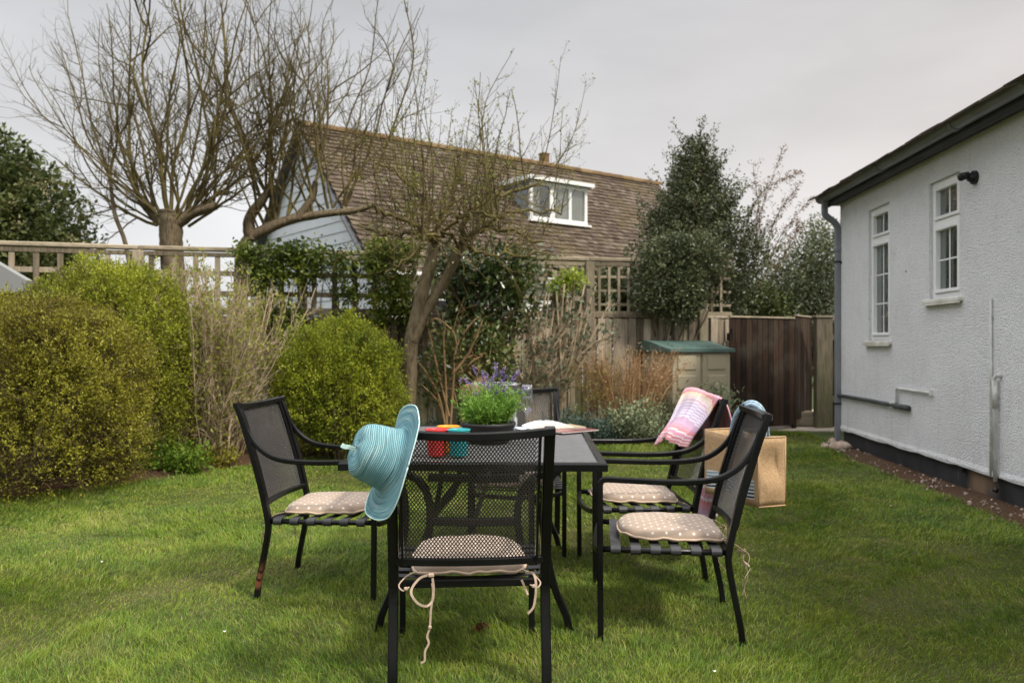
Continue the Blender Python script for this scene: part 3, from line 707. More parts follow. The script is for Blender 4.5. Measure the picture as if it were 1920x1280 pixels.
mb = MB(); mb.tube([(-.022, -1.72, .60), (-.022, -1.72, .755), (-.022, -1.735, .775), (-.022, -2.47, .77)], .013); mb.box((-.02, -1.62, .6), (.05, .07, .06), bev=.01); mb.box((-.015, -2.47, .77), (.03, .02, .05)); mb.build('overflow_pipe', M['pipewhite'], hs)
mb = MB(); mb.tube([(-.012, -3.50, 1.55), (-.012, -3.505, 1.0), (-.012, -3.50, .19)], .011); mb.box((-.008, -3.50, 1.42), (.016, .035, .014)); mb.build('cable_conduit', M['pipewhite'], hs)
mb = MB(); mb.tube([(.01, -3.63, .965), (-.035, -3.625, .965), (-.04, -3.60, .95), (-.035, -3.595, .85), (-.03, -3.60, .17)], .017); mb.tube([(-.03, -3.595, .93), (-.03, -3.598, .72)], .021); mb.build('waste_pipe', M['pipewhite'], hs)
mb = MB(); mb.tube([(-.02, -3.60, .12), (-.035, -3.60, .09)], .02); mb.build('pipe_stub', M['lampblack'], hs); mb = MB(); mb.box((-.004, -3.03, .17), (.02, .04, .04)); mb.build('vent', M['lampblack'], hs); mb = MB(); mb.box((0, -1.9, 1.9), (.008, .012, .02)); mb.build('wall_hook', M['lampblack'], hs)

# ================================================================ NEIGHBOUR'S HOUSE
nh = thing('house', 'brown tiled chalet house with white dormer window and pale blue boarded gable behind the fence', 'house', (-5.0, 20.0, 0), math.atan2(.604, .797))
LX = 12.2; HW = 3.75; RZ = 6.5; KS = .975; EZ = RZ - KS * HW; sln = math.hypot(HW + .25, KS * (HW + .25))
mb = MB()
for i in range(26):   # lapped boards of the gable end
    z0 = .2 + i * .25; z1 = z0 + .25
    if z0 > RZ - .1: break
    h0 = min(HW, (RZ - z0) / KS) - .02; h1 = max(.02, min(HW, (RZ - z1) / KS) - .02)
    mb.add([(-.02, -h0, z0), (-.02, h0, z0), (.0, h1, z1), (.0, -h1, z1), (.02, -h0, z0), (.02, h0, z0)], [(0, 3, 2, 1), (0, 1, 5, 4)])
mb.build('gable_wall', M['clap'], nh)
mb = MB(); mb.box((LX / 2, -HW + .12, EZ / 2), (LX - .04, .2, EZ - .02)); mb.box((LX / 2, HW - .12, EZ / 2), (LX - .04, .2, EZ - .02)); mb.box((LX - .1, 0, EZ / 2), (.15, 2 * HW - .5, EZ)); mb.build('wall', M['whitepaint'], nh)
mb = MB(); rg = random.Random(4)
dn = Vector((0, -1, -KS)).normalized(); tile_roof(mb, (-.15, 0, RZ), (1, 0, 0), dn, LX + .3, sln, .20, .17, .018, 1.2, rg)
mb.add([(-.12, 0, RZ - .03), (LX + .12, 0, RZ - .03), (LX + .12, -HW - .2, RZ - .03 - KS * (HW + .2)), (-.12, -HW - .2, RZ - .03 - KS * (HW + .2)), (LX + .12, HW + .2, RZ - .03 - KS * (HW + .2)), (-.12, HW + .2, RZ - .03 - KS * (HW + .2))], [(0, 1, 2, 3), (0, 5, 4, 1)])
rf = mb.build('roof', M['tile'], nh)
mb = MB()
for k in range(28):
    x = -.15 + k * .45; th = np.linspace(-.2, math.pi + .2, 9)
    mb.grid([[(x + d, -math.cos(t_) * .13, RZ - .02 + math.sin(t_) * .12 + (.012 if d else 0)) for t_ in th] for d in (0, .45)], a=random.random())
    if x > LX - .4: break
mb.build('ridge_tiles', m_rooftile('lichen_ridge_tiles', (.10, .065, .035), (.16, .105, .055), (.22, .16, .09), (.19, .13, .05)), rf)
mb = MB(); mb.box((7.55, .1, RZ + .1), (.22, .22, .50)); mb.box((7.55, .1, RZ + .36), (.25, .25, .04)); mb.build('chimney', m_rooftile('chimney_brick', (.10, .06, .03), (.16, .10, .05), (.2, .14, .08), (.12, .10, .04)), rf)
mb = MB()
for s_ in (-1, 1): mb.beam((-.17, 0, RZ - .10), (-.17, s_ * (HW + .2), RZ - .10 - KS * (HW + .2)), .03, .2, up=(1, 0, 0))
mb.build('bargeboard', M['fascia'], nh)
mb = MB(); mb.box((LX / 2, -HW - .24, EZ - .22), (LX + .2, .03, .18)); mb.tube([(-.1, -HW - .31, EZ - .2), (LX + .1, -HW - .31, EZ - .2)], .055); mb.build('eaves_board', M['whitepaint'], nh)
# dormer
u0, u1, yf, zb, zt = 5.2, 7.2, -2.12, 4.42, 5.45
mb = MB(); mb.box(((u0 + u1) / 2, (yf - .9) / 2 - .02, (zb + zt) / 2 + .02), (u1 - u0 - .02, abs(yf) - .9 - .08, zt - zb + .02)); dm = mb.build('dormer', M['slate'], nh)
mb = MB(); mb.box(((u0 + u1) / 2, (yf - .75) / 2 - .05, zt + .08), (u1 - u0 + .20, abs(yf) - .55 + .1, .05)); mb.build('dormer_roof', M['fascia'], dm)
mb = MB(); mb.box(((u0 + u1) / 2, yf - .22, zt + .06), (u1 - u0 + .24, .03, .10)); mb.box((u0 - .12, yf / 2 - .5, zt + .06), (.03, abs(yf) - .7, .12)); mb.box((u1 + .12, yf / 2 - .5, zt + .06), (.03, abs(yf) - .7, .12)); mb.build('dormer_fascia', M['whitepaint'], dm)
mb = MB(); yw = yf - .04
for x in (u0 + .05, u0 + .72, u0 + .80 + .0, u1 - .62, u1 - .05): mb.box((x, yw, (zb + zt) / 2), (.09, .07, zt - zb))
mb.box(((u0 + u1) / 2, yw - .006, zt - .04), (u1 - u0, .07, .10)); mb.box(((u0 + u1) / 2, yw - .006, zb + .05), (u1 - u0, .07, .12)); mb.box(((u0 + u1) / 2, yw - .06, zb - .01), (u1 - u0 + .12, .16, .05))
wn = mb.build('window', M['whitepaint'], dm)
mb = MB()
for a, b in ((u0 + .09, u0 + .68), (u0 + .85, u1 - .66), (u1 - .58, u1 - .09)): mb.box(((a + b) / 2, yw + .012, (zb + zt) / 2), (b - a, .008, zt - zb - .22))
mb.build('pane', M['pane'], wn)
mb = MB(); mb.grid([[(x, yw + .022 + .006 * math.sin(x * 60), z) for x in np.linspace(u1 - 1.15, u1 - .1, 40)] for z in (zb + .08, zt - .08)]); CM = mat_noise('cream_curtain', (.5, .47, .40), (.66, .62, .54), 2, .9, .1, .002, .1); mb.build('curtain', CM, wn); mb = MB()
mb.grid([[(x, yw + .022 + .006 * math.sin(x * 60), z) for x in np.linspace(u0 + .08, u0 + .35, 12)] for z in (zb + .08, zt - .08)]); mb.build('curtain', CM, wn)
mb = MB(); mb.box(((u0 + u1) / 2, yw + .029, (zb + zt) / 2), (u1 - u0 - .1, .004, zt - zb - .1)); mb.build('room_back', M['room'], wn)
for (a, b) in ((1.2, 2.6), (4.2, 5.9), (7.6, 9.4)):
    mb = MB()
    mb.box(((a + b) / 2, -HW - .01, 1.6), (b - a, .07, 1.3)); wn = mb.build('window', M['whitepaint'], nh)
    mb = MB()
    for q in range(2): mb.box((a + (b - a) * (.27 + .46 * q), -HW - .05, 1.6), ((b - a) * .4, .012, 1.1))
    mb.build('pane', M['lampblack'], wn)

# ================================================================ FENCE
def fence_part():
    FP = [(-8.1, 8.55), (-6.24, 9.13), (-4.38, 9.70), (-2.57, 10.14), (-.77, 10.60), (1.03, 11.05), (2.60, 11.32), (3.02, 11.40)]
    fn = thing('fence', 'weathered wooden board fence topped with square trellis along the back of the garden', 'fence', (FP[3][0], FP[3][1], 0))
    rg = random.Random(8)
    for i in range(len(FP) - 1):
        a = Vector((*FP[i], 0)); b = Vector((*FP[i + 1], 0)); d = (b - a); ln = d.length; d.normalize(); nrm = Vector((d.y, -d.x, 0))  # towards camera
        # boards
        m_ = MB(); n = int(ln / .10); 
        for k in range(n):
            c = a + d * (k + .5) * ln / n + nrm * (.030 + .012 * (k % 2)); hgt = 1.52 + rg.uniform(-.012, .006)
            ang = math.atan2(d.y, d.x) + R(9 + rg.uniform(-2.5, 2.5)); rt = Matrix.Rotation(ang, 3, 'Z') @ Matrix.Rotation(rg.uniform(-.006, .006), 3, 'Y')
            m_.box((c.x, c.y, hgt / 2 + .03), (ln / n * 1.02, .013, hgt), rt, .002, a=rg.random())
        m_.build('board_panel', M['wood'], fn, world=True)
        m_ = MB(); m_.beam(a + Vector((0, 0, 1.575)), b + Vector((0, 0, 1.575)), .095, .035, bev=.005, a=rg.random())
        for z in (.35, 1.3): m_.beam(a + Vector((0, 0, z)) - nrm * .04, b + Vector((0, 0, z)) - nrm * .04, .05, .08, a=rg.random())
        m_.build('rail', M['wood'], fn, world=True)
        # trellis
        m_ = MB(); big = i < 5; px_ = .246 if big else .135; pz = .24 if big else .185; sw = .062 if big else .034
        z0, z1 = 1.60, 2.29
        for z in (z0 + .02, z1 - .02): m_.beam(a + Vector((0, 0, z)) + nrm * .012, b + Vector((0, 0, z)) + nrm * .012, .032, .05, bev=.003, a=rg.random())
        k = .14
        while k < ln - .05:
            c = a + d * k; m_.beam(c + nrm * .012 + Vector((0, 0, z0)), c + nrm * .012 + Vector((0, 0, z1)), sw, .016, up=nrm, bev=.002, a=rg.random()); k += px_
        z = z1 - pz
        while z > z0 + .05: m_.beam(a + nrm * -.006 + Vector((0, 0, z)), b + nrm * -.006 + Vector((0, 0, z)), .014, sw, bev=.002, a=rg.random()); z -= pz
        m_.build('trellis', M['lattice'], fn, world=True)
        m_ = MB(); m_.beam(a + Vector((0, 0, 2.335)), b + Vector((0, 0, 2.335)), .085, .055, bev=.012, a=rg.random()); m_.build('cap_rail', M['rail'], fn, world=True)
        m_ = MB(); m_.box((a.x + nrm.x * .02, a.y + nrm.y * .02, 1.155), (.12, .10, 2.29), Matrix.Rotation(math.atan2(d.y, d.x), 3, 'Z'), .006, a=rg.random()); m_.build('post', M['lattice'], fn, world=True)
    return fn
fence_part()
# gate: closed-boarded dark leaf and a second leaf standing slightly ajar
def gate_leaf(m_, p0, p1, z0, z1, n, rg):
    a = Vector(p0); b = Vector(p1); d = b - a; ln = d.length; d.normalize(); nrm = Vector((d.y, -d.x, 0)); ang = math.atan2(d.y, d.x)
    for k in range(n):
        c = a + d * (k + .5) * ln / n
        m_.box((c.x, c.y, (z0 + z1) / 2 + rg.uniform(-.004, .004)), (ln / n * .955, .018, z1 - z0), Matrix.Rotation(ang, 3, 'Z'), .003, a=rg.random())
    return a, b, d, nrm
rg = random.Random(3)
gt = thing('gate', 'dark brown close boarded wooden gate at the end of the lawn', 'gate', (3.96, 11.62, 0))
m_ = MB(); a, b, d, nrm = gate_leaf(m_, (2.885, 10.98, 0), (3.96, 11.62, 0), .07, 1.56, 12, rg); m_.build('gate_panel', M['gatewood'], gt, world=True)
for z in (.3, 1.3): m_ = MB(); m_.beam(a - nrm * .03 + Vector((0, 0, z)), b - nrm * .03 + Vector((0, 0, z)), .03, .1); m_.build('gate_brace', M['gatewood'], gt, world=True)
m_ = MB(); m_.beam(a + Vector((0, 0, 1.572)), b + Vector((0, 0, 1.572)), .05, .02, a=.9); m_.build('cap_rail', M['rail'], gt, world=True)
m_ = MB(); c = a + d * .03 + nrm * .014; m_.box((c.x, c.y, 1.33), (.03, .008, .16)); m_.box((c.x, c.y - .01, 1.38), (.012, .02, .07)); m_.build('latch', M['lampblack'], gt, world=True)
g2 = thing('gate', 'narrow dark brown gate leaf standing ajar beside the grey post', 'gate', (3.99, 11.66, 0))
m_ = MB(); a, b, d, nrm = gate_leaf(m_, (3.99, 11.64, 0), (4.50, 12.42, 0), .14, 1.60, 7, rg); m_.build('gate_panel', M['gatewood'], g2, world=True)
m_ = MB(); m_.beam(a + Vector((0, 0, 1.61)), b + Vector((0, 0, 1.61)), .05, .02, a=.8); m_.build('cap_rail', M['rail'], g2, world=True)
m_ = MB(); m_.box((3.975, 11.66, .8), (.05, .07, 1.56), None, .004, .5); m_.build('gate_post', M['gatewood'], g2, world=True)
m_ = MB(); m_.box((4.42, 11.75, .79), (.24, .11, 1.58), Matrix.Rotation(.1, 3, 'Z'), .008, .4); m_.box((4.42, 11.75, 1.592), (.27, .14, .03), Matrix.Rotation(.1, 3, 'Z'), .006, .9)
props(m_.build('gate_post', M['greywood'], loc=(4.42, 11.75, 0)), 'thick grey weathered timber post between gate and house downpipe', 'post')
sf = thing('fence', 'short dark boarded fence bay with two rails between the grey post and the house corner', 'fence', (4.9, 11.9, 0))
m_ = MB()
for k in range(9): m_.box((4.60 + k * .11, 11.90 + k * .006, .76), (.104, .016, 1.50), None, .002, random.random())
m_.build('board_panel', M['gatewood'], sf, world=True)
m_ = MB()
for z in (.42, 1.30): m_.box((5.05, 11.86, z), (1.0, .05, .08), None, .004, .5)
m_.box((5.05, 11.88, 1.56), (1.0, .09, .035), None, .004, .8); m_.build('rail', M['greywood'], sf, world=True)
m_ = MB(); m_.box((4.18, 12.0, .13), (.42, .24, .2), Matrix.Rotation(.1, 3, 'Z'), .01, .7)
props(m_.build('step', M['rail'], loc=(4.18, 12.0, 0)), 'pale timber step on the path in front of the ajar gate leaf', 'step')

# ================================================================ garden storage box with green lid
sb = thing('storage_box', 'beige plastic garden storage box with curved green lid beside the dark gate', 'storage box', (1.99, 10.42, 0), R(20))
W_, D_ = .89, .72
m_ = MB(); m_.box((W_ / 2, D_ / 2, .57), (W_, D_, 1.10), None, .02)
m_.build('box_body', M['plastic_beige'], sb)
for dx in (0, W_ / 2):
    m_ = MB(); x0 = dx + .02; x1 = dx + W_ / 2 - .012
    m_.box(((x0 + x1) / 2, -.012, .56), (x1 - x0, .03, 1.05), None, .01)
    for r in range(4):
        z0 = .09 + r * .255
        m_.box(((x0 + x1) / 2, -.032, z0 + .115), (x1 - x0 - .14, .018, .185), None, .008)
    m_.build('door', M['plastic_beige'], sb)
m_ = MB(); G = []
n = 14
for k in range(n + 1):
    t_ = k / n; y = -.07 + t_ * (D_ + .10); z = 1.145 + .105 * (1 - math.cos(t_ * math.pi)) / 2 + .02 * math.sin(t_ * math.pi)
    G.append((y, z))
for x0, x1 in ((-.035, W_ + .035),):
    m_.grid([[(x, y, z) for (y, z) in G] for x in np.linspace(x0, x1, 10)])
    for x in (x0, x1):
        V = [(x, y, z) for (y, z) in G] + [(x, y, 1.105) for (y, z) in G][::-1]; m_.add(V, [tuple(range(len(V)))])
    m_.add([(x0, -.07, 1.105), (x1, -.07, 1.105), (x1, -.07, 1.145), (x0, -.07, 1.145)], [(0, 1, 2, 3)])
    m_.add([(x0, D_ + .03, 1.105), (x1, D_ + .03, 1.105), (x1, D_ + .03, G[-1][1]), (x0, D_ + .03, G[-1][1])], [(0, 1, 2, 3)])
for k in range(9): x = .1 + k * (W_ - .2) / 8; m_.tube([(x, y, z + .001) for (y, z) in G[2:-2]], .005, 6)
m_.build('lid', M['plastic_green'], sb)

# grey shed gable at the left edge
sh = thing('shed', 'grey gable corner of a shed poking out behind the big hedge at the left edge', 'shed', (-6.6, 8.5, 0))
m_ = MB(); m_.add([(-8.0, 8.5, 1.74), (-5.02, 8.5, 1.74), (-4.99, 8.5, 1.86), (-6.5, 8.5, 2.74), (-8.0, 8.5, 1.87), (-8.0, 8.62, 1.74), (-5.02, 8.62, 1.74), (-4.99, 8.62, 1.86), (-6.5, 8.62, 2.74), (-8.0, 8.62, 1.87)],
      [(0, 1, 2, 3, 4), (9, 8, 7, 6, 5), (0, 5, 6, 1), (1, 6, 7, 2), (2, 7, 8, 3), (3, 8, 9, 4), (4, 9, 5, 0)]); m_.build('gable_board', M['greypanel'], sh, world=True)
m_ = MB(); m_.box((-6.6, 8.60, .87), (2.9, .10, 1.73)); m_.build('wall', M['gatewood'], sh, world=True)
# ================================================================ VEGETATION
def leaf_mesh(name, Pn, size, mat, parent=None, normal=None, up=.0, aspect=.5, seed=0, fold=.25, world=True, attr=None, dirs=None, dbias=.0):
    """many small rhombic leaves folded along the midrib; Pn (n,3) world points"""
    rng = np.random.default_rng(seed); n = len(Pn)
    d = rng.normal(0, 1, (n, 3)); d[:, 2] += up
    if normal is not None: d += normal * 1.0
    if dirs is not None: d = d * (1 - dbias) + dirs * dbias * 2
    d /= np.linalg.norm(d, axis=1, keepdims=True)
    q = rng.normal(0, 1, (n, 3)); s = np.cross(d, q); s /= np.linalg.norm(s, axis=1, keepdims=True); u = np.cross(s, d)
    L_ = (np.asarray(size) * rng.uniform(.65, 1.3, n))[:, None]; w = L_ * aspect * .5
    mid = Pn + d * L_ * .45
    V = np.stack([Pn, mid + s * w + u * w * fold, Pn + d * L_, mid - s * w + u * w * fold], 1).reshape(-1, 3)
    b = np.arange(n) * 4
    T = np.stack([b, b + 1, b + 2, b, b + 2, b + 3], -1).reshape(-1, 3)
    v = rng.random(n) if attr is None else attr
    return np_mesh(name, V, T, mat, parent, attr={'v': np.repeat(v, 4)}, world=world)

def tubes(name, polys, mat, parent=None, world=True, sides=None, gnarl=0.0):
    """polys: list of (pts, r0, r1) -> one mesh"""
    Vs = []; Fs = []; n0 = 0; A = []
    groups = {}
    for pts, r0, r1 in polys:
        k = sides or (8 if r0 > .03 else 5 if r0 > .012 else 3); groups.setdefault((len(pts), k), []).append((pts, r0, r1))
    for (m, k), lst in groups.items():
        Pt = np.array([p for p, _, _ in lst], float); R0 = np.array([a for _, a, _ in lst]); R1 = np.array([b for _, _, b in lst]); N_ = len(lst)
        t = np.empty_like(Pt); t[:, 1:-1] = Pt[:, 2:] - Pt[:, :-2]; t[:, 0] = Pt[:, 1] - Pt[:, 0]; t[:, -1] = Pt[:, -1] - Pt[:, -2]
        t /= np.maximum(np.linalg.norm(t, axis=2, keepdims=True), 1e-9)
        ref = np.zeros((N_, 1, 3)); ax = np.argmin(np.abs(t.mean(1)), 1); ref[np.arange(N_), 0, ax] = 1
        s = np.cross(t, np.broadcast_to(ref, t.shape)); s /= np.maximum(np.linalg.norm(s, axis=2, keepdims=True), 1e-9); u = np.cross(s, t)
        rad = R0[:, None] + (R1 - R0)[:, None] * np.linspace(0, 1, m)[None]
        th = np.arange(k) / k * 2 * math.pi
        rad_ = rad[:, :, None, None] * np.ones((1, 1, k, 1))
        if gnarl: rad_ = rad_ * (1 + gnarl * (np.sin(th * 3 + 1)[None, None, :, None] + .25 * np.sin(np.arange(m) * .5)[None, :, None, None] + RNG.normal(0, .4, rad_.shape)))
        V = Pt[:, :, None] + rad_ * (np.cos(th)[None, None, :, None] * s[:, :, None] + np.sin(th)[None, None, :, None] * u[:, :, None])
        base = (np.arange(N_) * m * k)[:, None, None]; i = np.arange(m - 1)[None, :, None]; j = np.arange(k)[None, None, :]; j2 = (j + 1) % k
        F_ = np.stack([base + i * k + j, base + i * k + j2, base + (i + 1) * k + j2, base + (i + 1) * k + j], -1).reshape(-1, 4) + n0
        Vs.append(V.reshape(-1, 3)); Fs.append(F_); n0 += N_ * m * k; A.append(np.repeat(RNG.random(N_), m * k))
    return np_mesh(name, np.concatenate(Vs), np.concatenate(Fs), mat, parent, attr={'v': np.concatenate(A)}, world=world, smooth=True)

def branch(p, d, ln, nseg, rng, wob=.12, trop=.10, tdir=(0, 0, 1)):
    p = np.array(p, float); d = np.array(d, float); d /= np.linalg.norm(d); tdir = np.array(tdir, float)
    pts = [p.copy()]; st = ln / nseg
    for _ in range(nseg):
        d = d + rng.normal(0, wob, 3) + tdir * trop; d /= np.linalg.norm(d); p = p + d * st; pts.append(p.copy())
    return np.array(pts)

def side_twigs(polys, parent_pts, ln0, r0, n, rng, lo=.15, ang=.8, lens=(.2, .6), nseg=4, wob=.15, trop=.1, sub=2, sublen=.4, ends=None):
    m = len(parent_pts) - 1
    for _ in range(n):
        t = rng.uniform(lo, .98); i = min(int(t * m), m - 1); f = t * m - i
        p = parent_pts[i] * (1 - f) + parent_pts[i + 1] * f; d = parent_pts[i + 1] - parent_pts[i]; d /= np.linalg.norm(d)
        q = rng.normal(0, 1, 3); q -= d * (q @ d); q /= np.linalg.norm(q)
        dd = d * math.cos(ang) + q * math.sin(ang); l_ = rng.uniform(*lens) * (1.15 - .7 * t)
        r = r0 * (1 - .6 * t)
        br = branch(p, dd, l_, nseg, rng, wob, trop); polys.append((br, r, r * .45))
        if ends is not None: ends.append(br[-1]); ends.append(br[len(br) // 2])
        for _ in range(rng.integers(0, sub + 1) if sub else 0):
            i2 = rng.integers(1, nseg); d2 = br[i2] - br[i2 - 1]; d2 /= np.linalg.norm(d2); q = rng.normal(0, 1, 3); q -= d2 * (q @ d2); q /= np.linalg.norm(q)
            b2 = branch(br[i2], d2 * .7 + q * .7, l_ * sublen * rng.uniform(.4, 1.2), 3, rng, .18, trop); polys.append((b2, r * .55, r * .35))
            if ends is not None: ends.append(b2[-1])

# ---- pollarded bare tree behind the fence (left)
def bare_tree(name, label, base, trunk_pts, trunk_r, shoots, seed, twig_n=(8, 15), thick=.024):
    rng = np.random.default_rng(seed); tr = thing(name, label, 'tree', base)
    tubes('trunk', [(smooth_path(p, 9), r0, r1) for p, r0, r1 in trunk_pts], M['bark'], tr, sides=14, gnarl=.10)
    polys = []
    for (p, d, ln) in shoots:
        r = thick * rng.uniform(.6, 1.15) * (ln / 3.5) ** .5
        pts = branch(p, d, ln, 16, rng, .10, .06); polys.append((pts, r, r * .22))
        for _ in range(rng.integers(2, 5)):
            i = rng.integers(2, 12); dd = pts[i + 1] - pts[i]; dd /= np.linalg.norm(dd); q = rng.normal(0, 1, 3); q[1] *= .6; q -= dd * (q @ dd); q /= np.linalg.norm(q)
            sb_ = branch(pts[i], dd * .8 + q * .65, ln * rng.uniform(.25, .5), 9, rng, .14, .08); polys.append((sb_, r * .5, r * .15)); side_twigs(polys, sb_, 1, r * .26, rng.integers(6, 12), rng, .1, .75, (.2, .8), 4, .16, .08, 3, .5)
        side_twigs(polys, pts, ln, r * .42, rng.integers(*twig_n), rng, .12, rng.uniform(.5, .85), (.25, .95), 5, .16, .08, 4, .5)
    tubes('crown', polys, M['barklichen'], tr); return tr
rng = np.random.default_rng(21)
D1 = 12.0
def W(px, py, d): v = P(px, py, d); return (v.x, v.y, v.z)
sh1 = []
kn = np.array(W(322, 408, D1))
for k in range(30):
    a = -1.38 + 2.6 * (k + rng.uniform(-.6, .6)) / 29   # fan angle in the picture plane
    d = np.array([math.sin(a), rng.uniform(-.55, .55), math.cos(a) + .1]); o_ = kn + np.array([math.sin(a) * .24, rng.uniform(-.12, .12), rng.uniform(-.12, .10)])
    sh1.append((o_, d, rng.uniform(2.6, 4.6) * (1 - .22 * abs(a))))
tk = [([(kn[0] - .03, D1, 0), W(330, 600, D1), W(322, 480, D1), W(320, 420, D1), W(322, 395, D1)], .145, .17), ([W(322, 425, D1), W(360, 400, D1), W(405, 385, D1)], .10, .06), ([W(318, 425, D1), W(285, 400, D1), W(262, 375, D1 - .2)], .08, .045),
      ([W(305, 470, D1 - .1), W(285, 480, D1 - .2)], .06, .05), ([W(252, 560, D1), W(236, 460, D1), W(215, 400, D1), W(205, 330, D1), W(190, 285, D1)], .035, .02)]
for px, py, a, l_ in ((405, 385, .5, 3.2), (400, 388, .1, 2.8), (262, 375, -.6, 3), (262, 375, -.2, 3.2), (190, 285, -.35, 2.6), (205, 330, .2, 2.4), (215, 400, -.9, 1.6)):
    sh1.append((np.array(W(px, py, D1)), np.array([math.sin(a), rng.uniform(-.3, .3), math.cos(a)]), l_))
bare_tree('bare_tree', 'leafless pollarded tree with a fan of upright shoots behind the left end of the fence', (kn[0], D1, 0), tk, .2, sh1, 31, thick=.027)
D2 = 12.6
tk = [([(W(455, 600, D2)[0], D2, 0), W(452, 520, D2), W(462, 455, D2), W(500, 430, D2), W(545, 412, D2), W(600, 402, D2), W(665, 395, D2 - .1), W(700, 385, D2 - .2)], .115, .035),
      ([W(470, 450, D2), W(468, 410, D2), W(492, 375, D2), W(510, 350, D2)], .10, .05), ([W(560, 410, D2), W(585, 370, D2), W(592, 340, D2)], .07, .04)]
sh2 = []
limb = smooth_path([W(470, 445, D2), W(500, 425, D2), W(545, 408, D2), W(600, 400, D2), W(665, 392, D2)], 8)
for k in range(26):
    p = limb[rng.integers(3, len(limb))]; a = (p[0] - W(540, 0, D2)[0]) * .34 + rng.normal(0, .36)
    sh2.append((p + np.array([0, 0, .05]), np.array([math.sin(a), rng.uniform(-.45, .45), math.cos(a)]), rng.uniform(2.4, 4.4)))
for k in range(5):
    a = rng.uniform(-1.1, .3); sh2.append((np.array(W(500, 365, D2)), np.array([math.sin(a), rng.uniform(-.4, .4), math.cos(a)]), rng.uniform(2.4, 3.8)))
bare_tree('bare_tree', 'leafless tree whose thick limb leans right above the fence in front of the blue gable', (W(455, 600, D2)[0], D2, 0), tk, .2, sh2, 32, thick=.025)

# ---- old apple tree inside the garden
D3 = 9.1
ap = thing('apple_tree', 'old twin stemmed apple tree with budding twigs growing in the bed before the fence', 'tree', (W(764, 0, D3)[0], D3, 0))
rng = np.random.default_rng(5)
st = [([(W(762, 0, D3)[0], D3, 0), W(768, 720, D3), W(772, 640, D3), W(790, 560, D3), W(806, 500, D3), W(815, 455, D3)], .088, .060),
      ([W(774, 640, D3 - .02), W(796, 590, D3), W(822, 545, D3), W(848, 500, D3), W(866, 455, D3)], .062, .048)]
tubes('trunk', [(smooth_path(p, 9), a, b) for p, a, b in st], M['bark'], ap, sides=12, gnarl=.07)
polys = []; ends = []
limbs = [([W(815, 460, D3), W(790, 425, D3 - .3), W(740, 405, D3 - .5), W(705, 392, D3 - .6)], .035), ([W(815, 460, D3), W(822, 420, D3 + .2), W(845, 370, D3 + .3), W(862, 330, D3 + .3)], .04),
         ([W(866, 457, D3), W(905, 430, D3 - .2), W(950, 432, D3 - .4), W(1010, 455, D3 - .5)], .032), ([W(866, 457, D3), W(880, 400, D3), W(935, 365, D3 + .1), W(1010, 345, D3 + .2)], .036),
         ([W(860, 465, D3), W(840, 440, D3 - .5), W(800, 445, D3 - .9), W(770, 480, D3 - 1.0), W(720, 508, D3 - 1.0)], .020), ([W(866, 457, D3), W(895, 470, D3 - .5), W(960, 480, D3 - .8), W(1020, 470, D3 - .9)], .022),
         ([W(815, 460, D3), W(780, 440, D3 + .2), W(720, 440, D3 + .3), W(670, 420, D3 + .4)], .028), ([W(866, 457, D3), W(920, 415, D3 + .3), W(985, 395, D3 + .5), W(1050, 400, D3 + .6)], .026),
         ([W(822, 420, D3), W(790, 370, D3), W(750, 330, D3), W(700, 300, D3)], .026), ([W(815, 455, D3), W(835, 430, D3 - .4), W(870, 400, D3 - .6), W(925, 405, D3 - .8)], .026)]
for pl, r in limbs:
    q = smooth_path(pl, 6); q += rng.normal(0, .018, q.shape); polys.append((q, r, r * .45))
    side_twigs(polys, q, 1, r * .26, 27, rng, .1, 1.15, (.3, 1.2), 6, .26, .04, 4, .5, ends)
    for k in range(7):   # upright water shoots
        i = rng.integers(len(q) // 5, len(q)); a = (q[i][0] + .45) * .18 + rng.normal(0, .14)
        zt = 1.204 + (645 - rng.uniform(120, 400)) / F * D3; ln = max(.5, zt - q[i][2])
        b = branch(q[i], (math.sin(a), rng.uniform(-.25, .25), 1), ln, 12, rng, .07, .05); rr_ = .0085 * rng.uniform(.7, 1.4); polys.append((b, rr_, rr_ * .3)); ends.append(b[-1])
        side_twigs(polys, b, 1, rr_ * .5, rng.integers(7, 15), rng, .1, .9, (.06, .38), 3, .2, .08, 2, .5, ends)
        for j in range(3, 13): ends.append(b[j] + rng.normal(0, .01, 3))
for (pl, r) in (([W(990, 345, D3), W(1020, 300, D3), W(1040, 200, D3), W(1052, 105, D3)], .010), ([W(862, 330, D3), W(900, 250, D3), W(915, 180, D3), W(965, 90, D3)], .010), ([W(700, 330, D3), W(740, 230, D3), W(775, 110, D3), W(760, 10, D3), W(748, -30, D3)], .014),
                ([W(1010, 350, D3), W(1050, 300, D3), W(1080, 240, D3), W(1100, 150, D3)], .008), ([W(1030, 330, D3), W(1060, 285, D3), W(1095, 265, D3)], .006)):
    q = smooth_path(pl, 6); polys.append((q, r, r * .3)); side_twigs(polys, q, 1, r * .5, 20, rng, .1, .8, (.1, .5), 4, .15, .1, 2, .5, ends)
tubes('crown', polys, M['barklichen'], ap)
E = np.array(ends); E = E[rng.random(len(E)) < .4]; E = np.repeat(E, 2, 0) + rng.normal(0, .012, (len(E) * 2, 3))
leaf_mesh('buds', E, .026, mat_leaf('bud_green', [(.0, (.10, .12, .02)), (.5, (.22, .25, .045)), (1, (.36, .32, .09))]), ap, up=1.2, aspect=.55, seed=3)

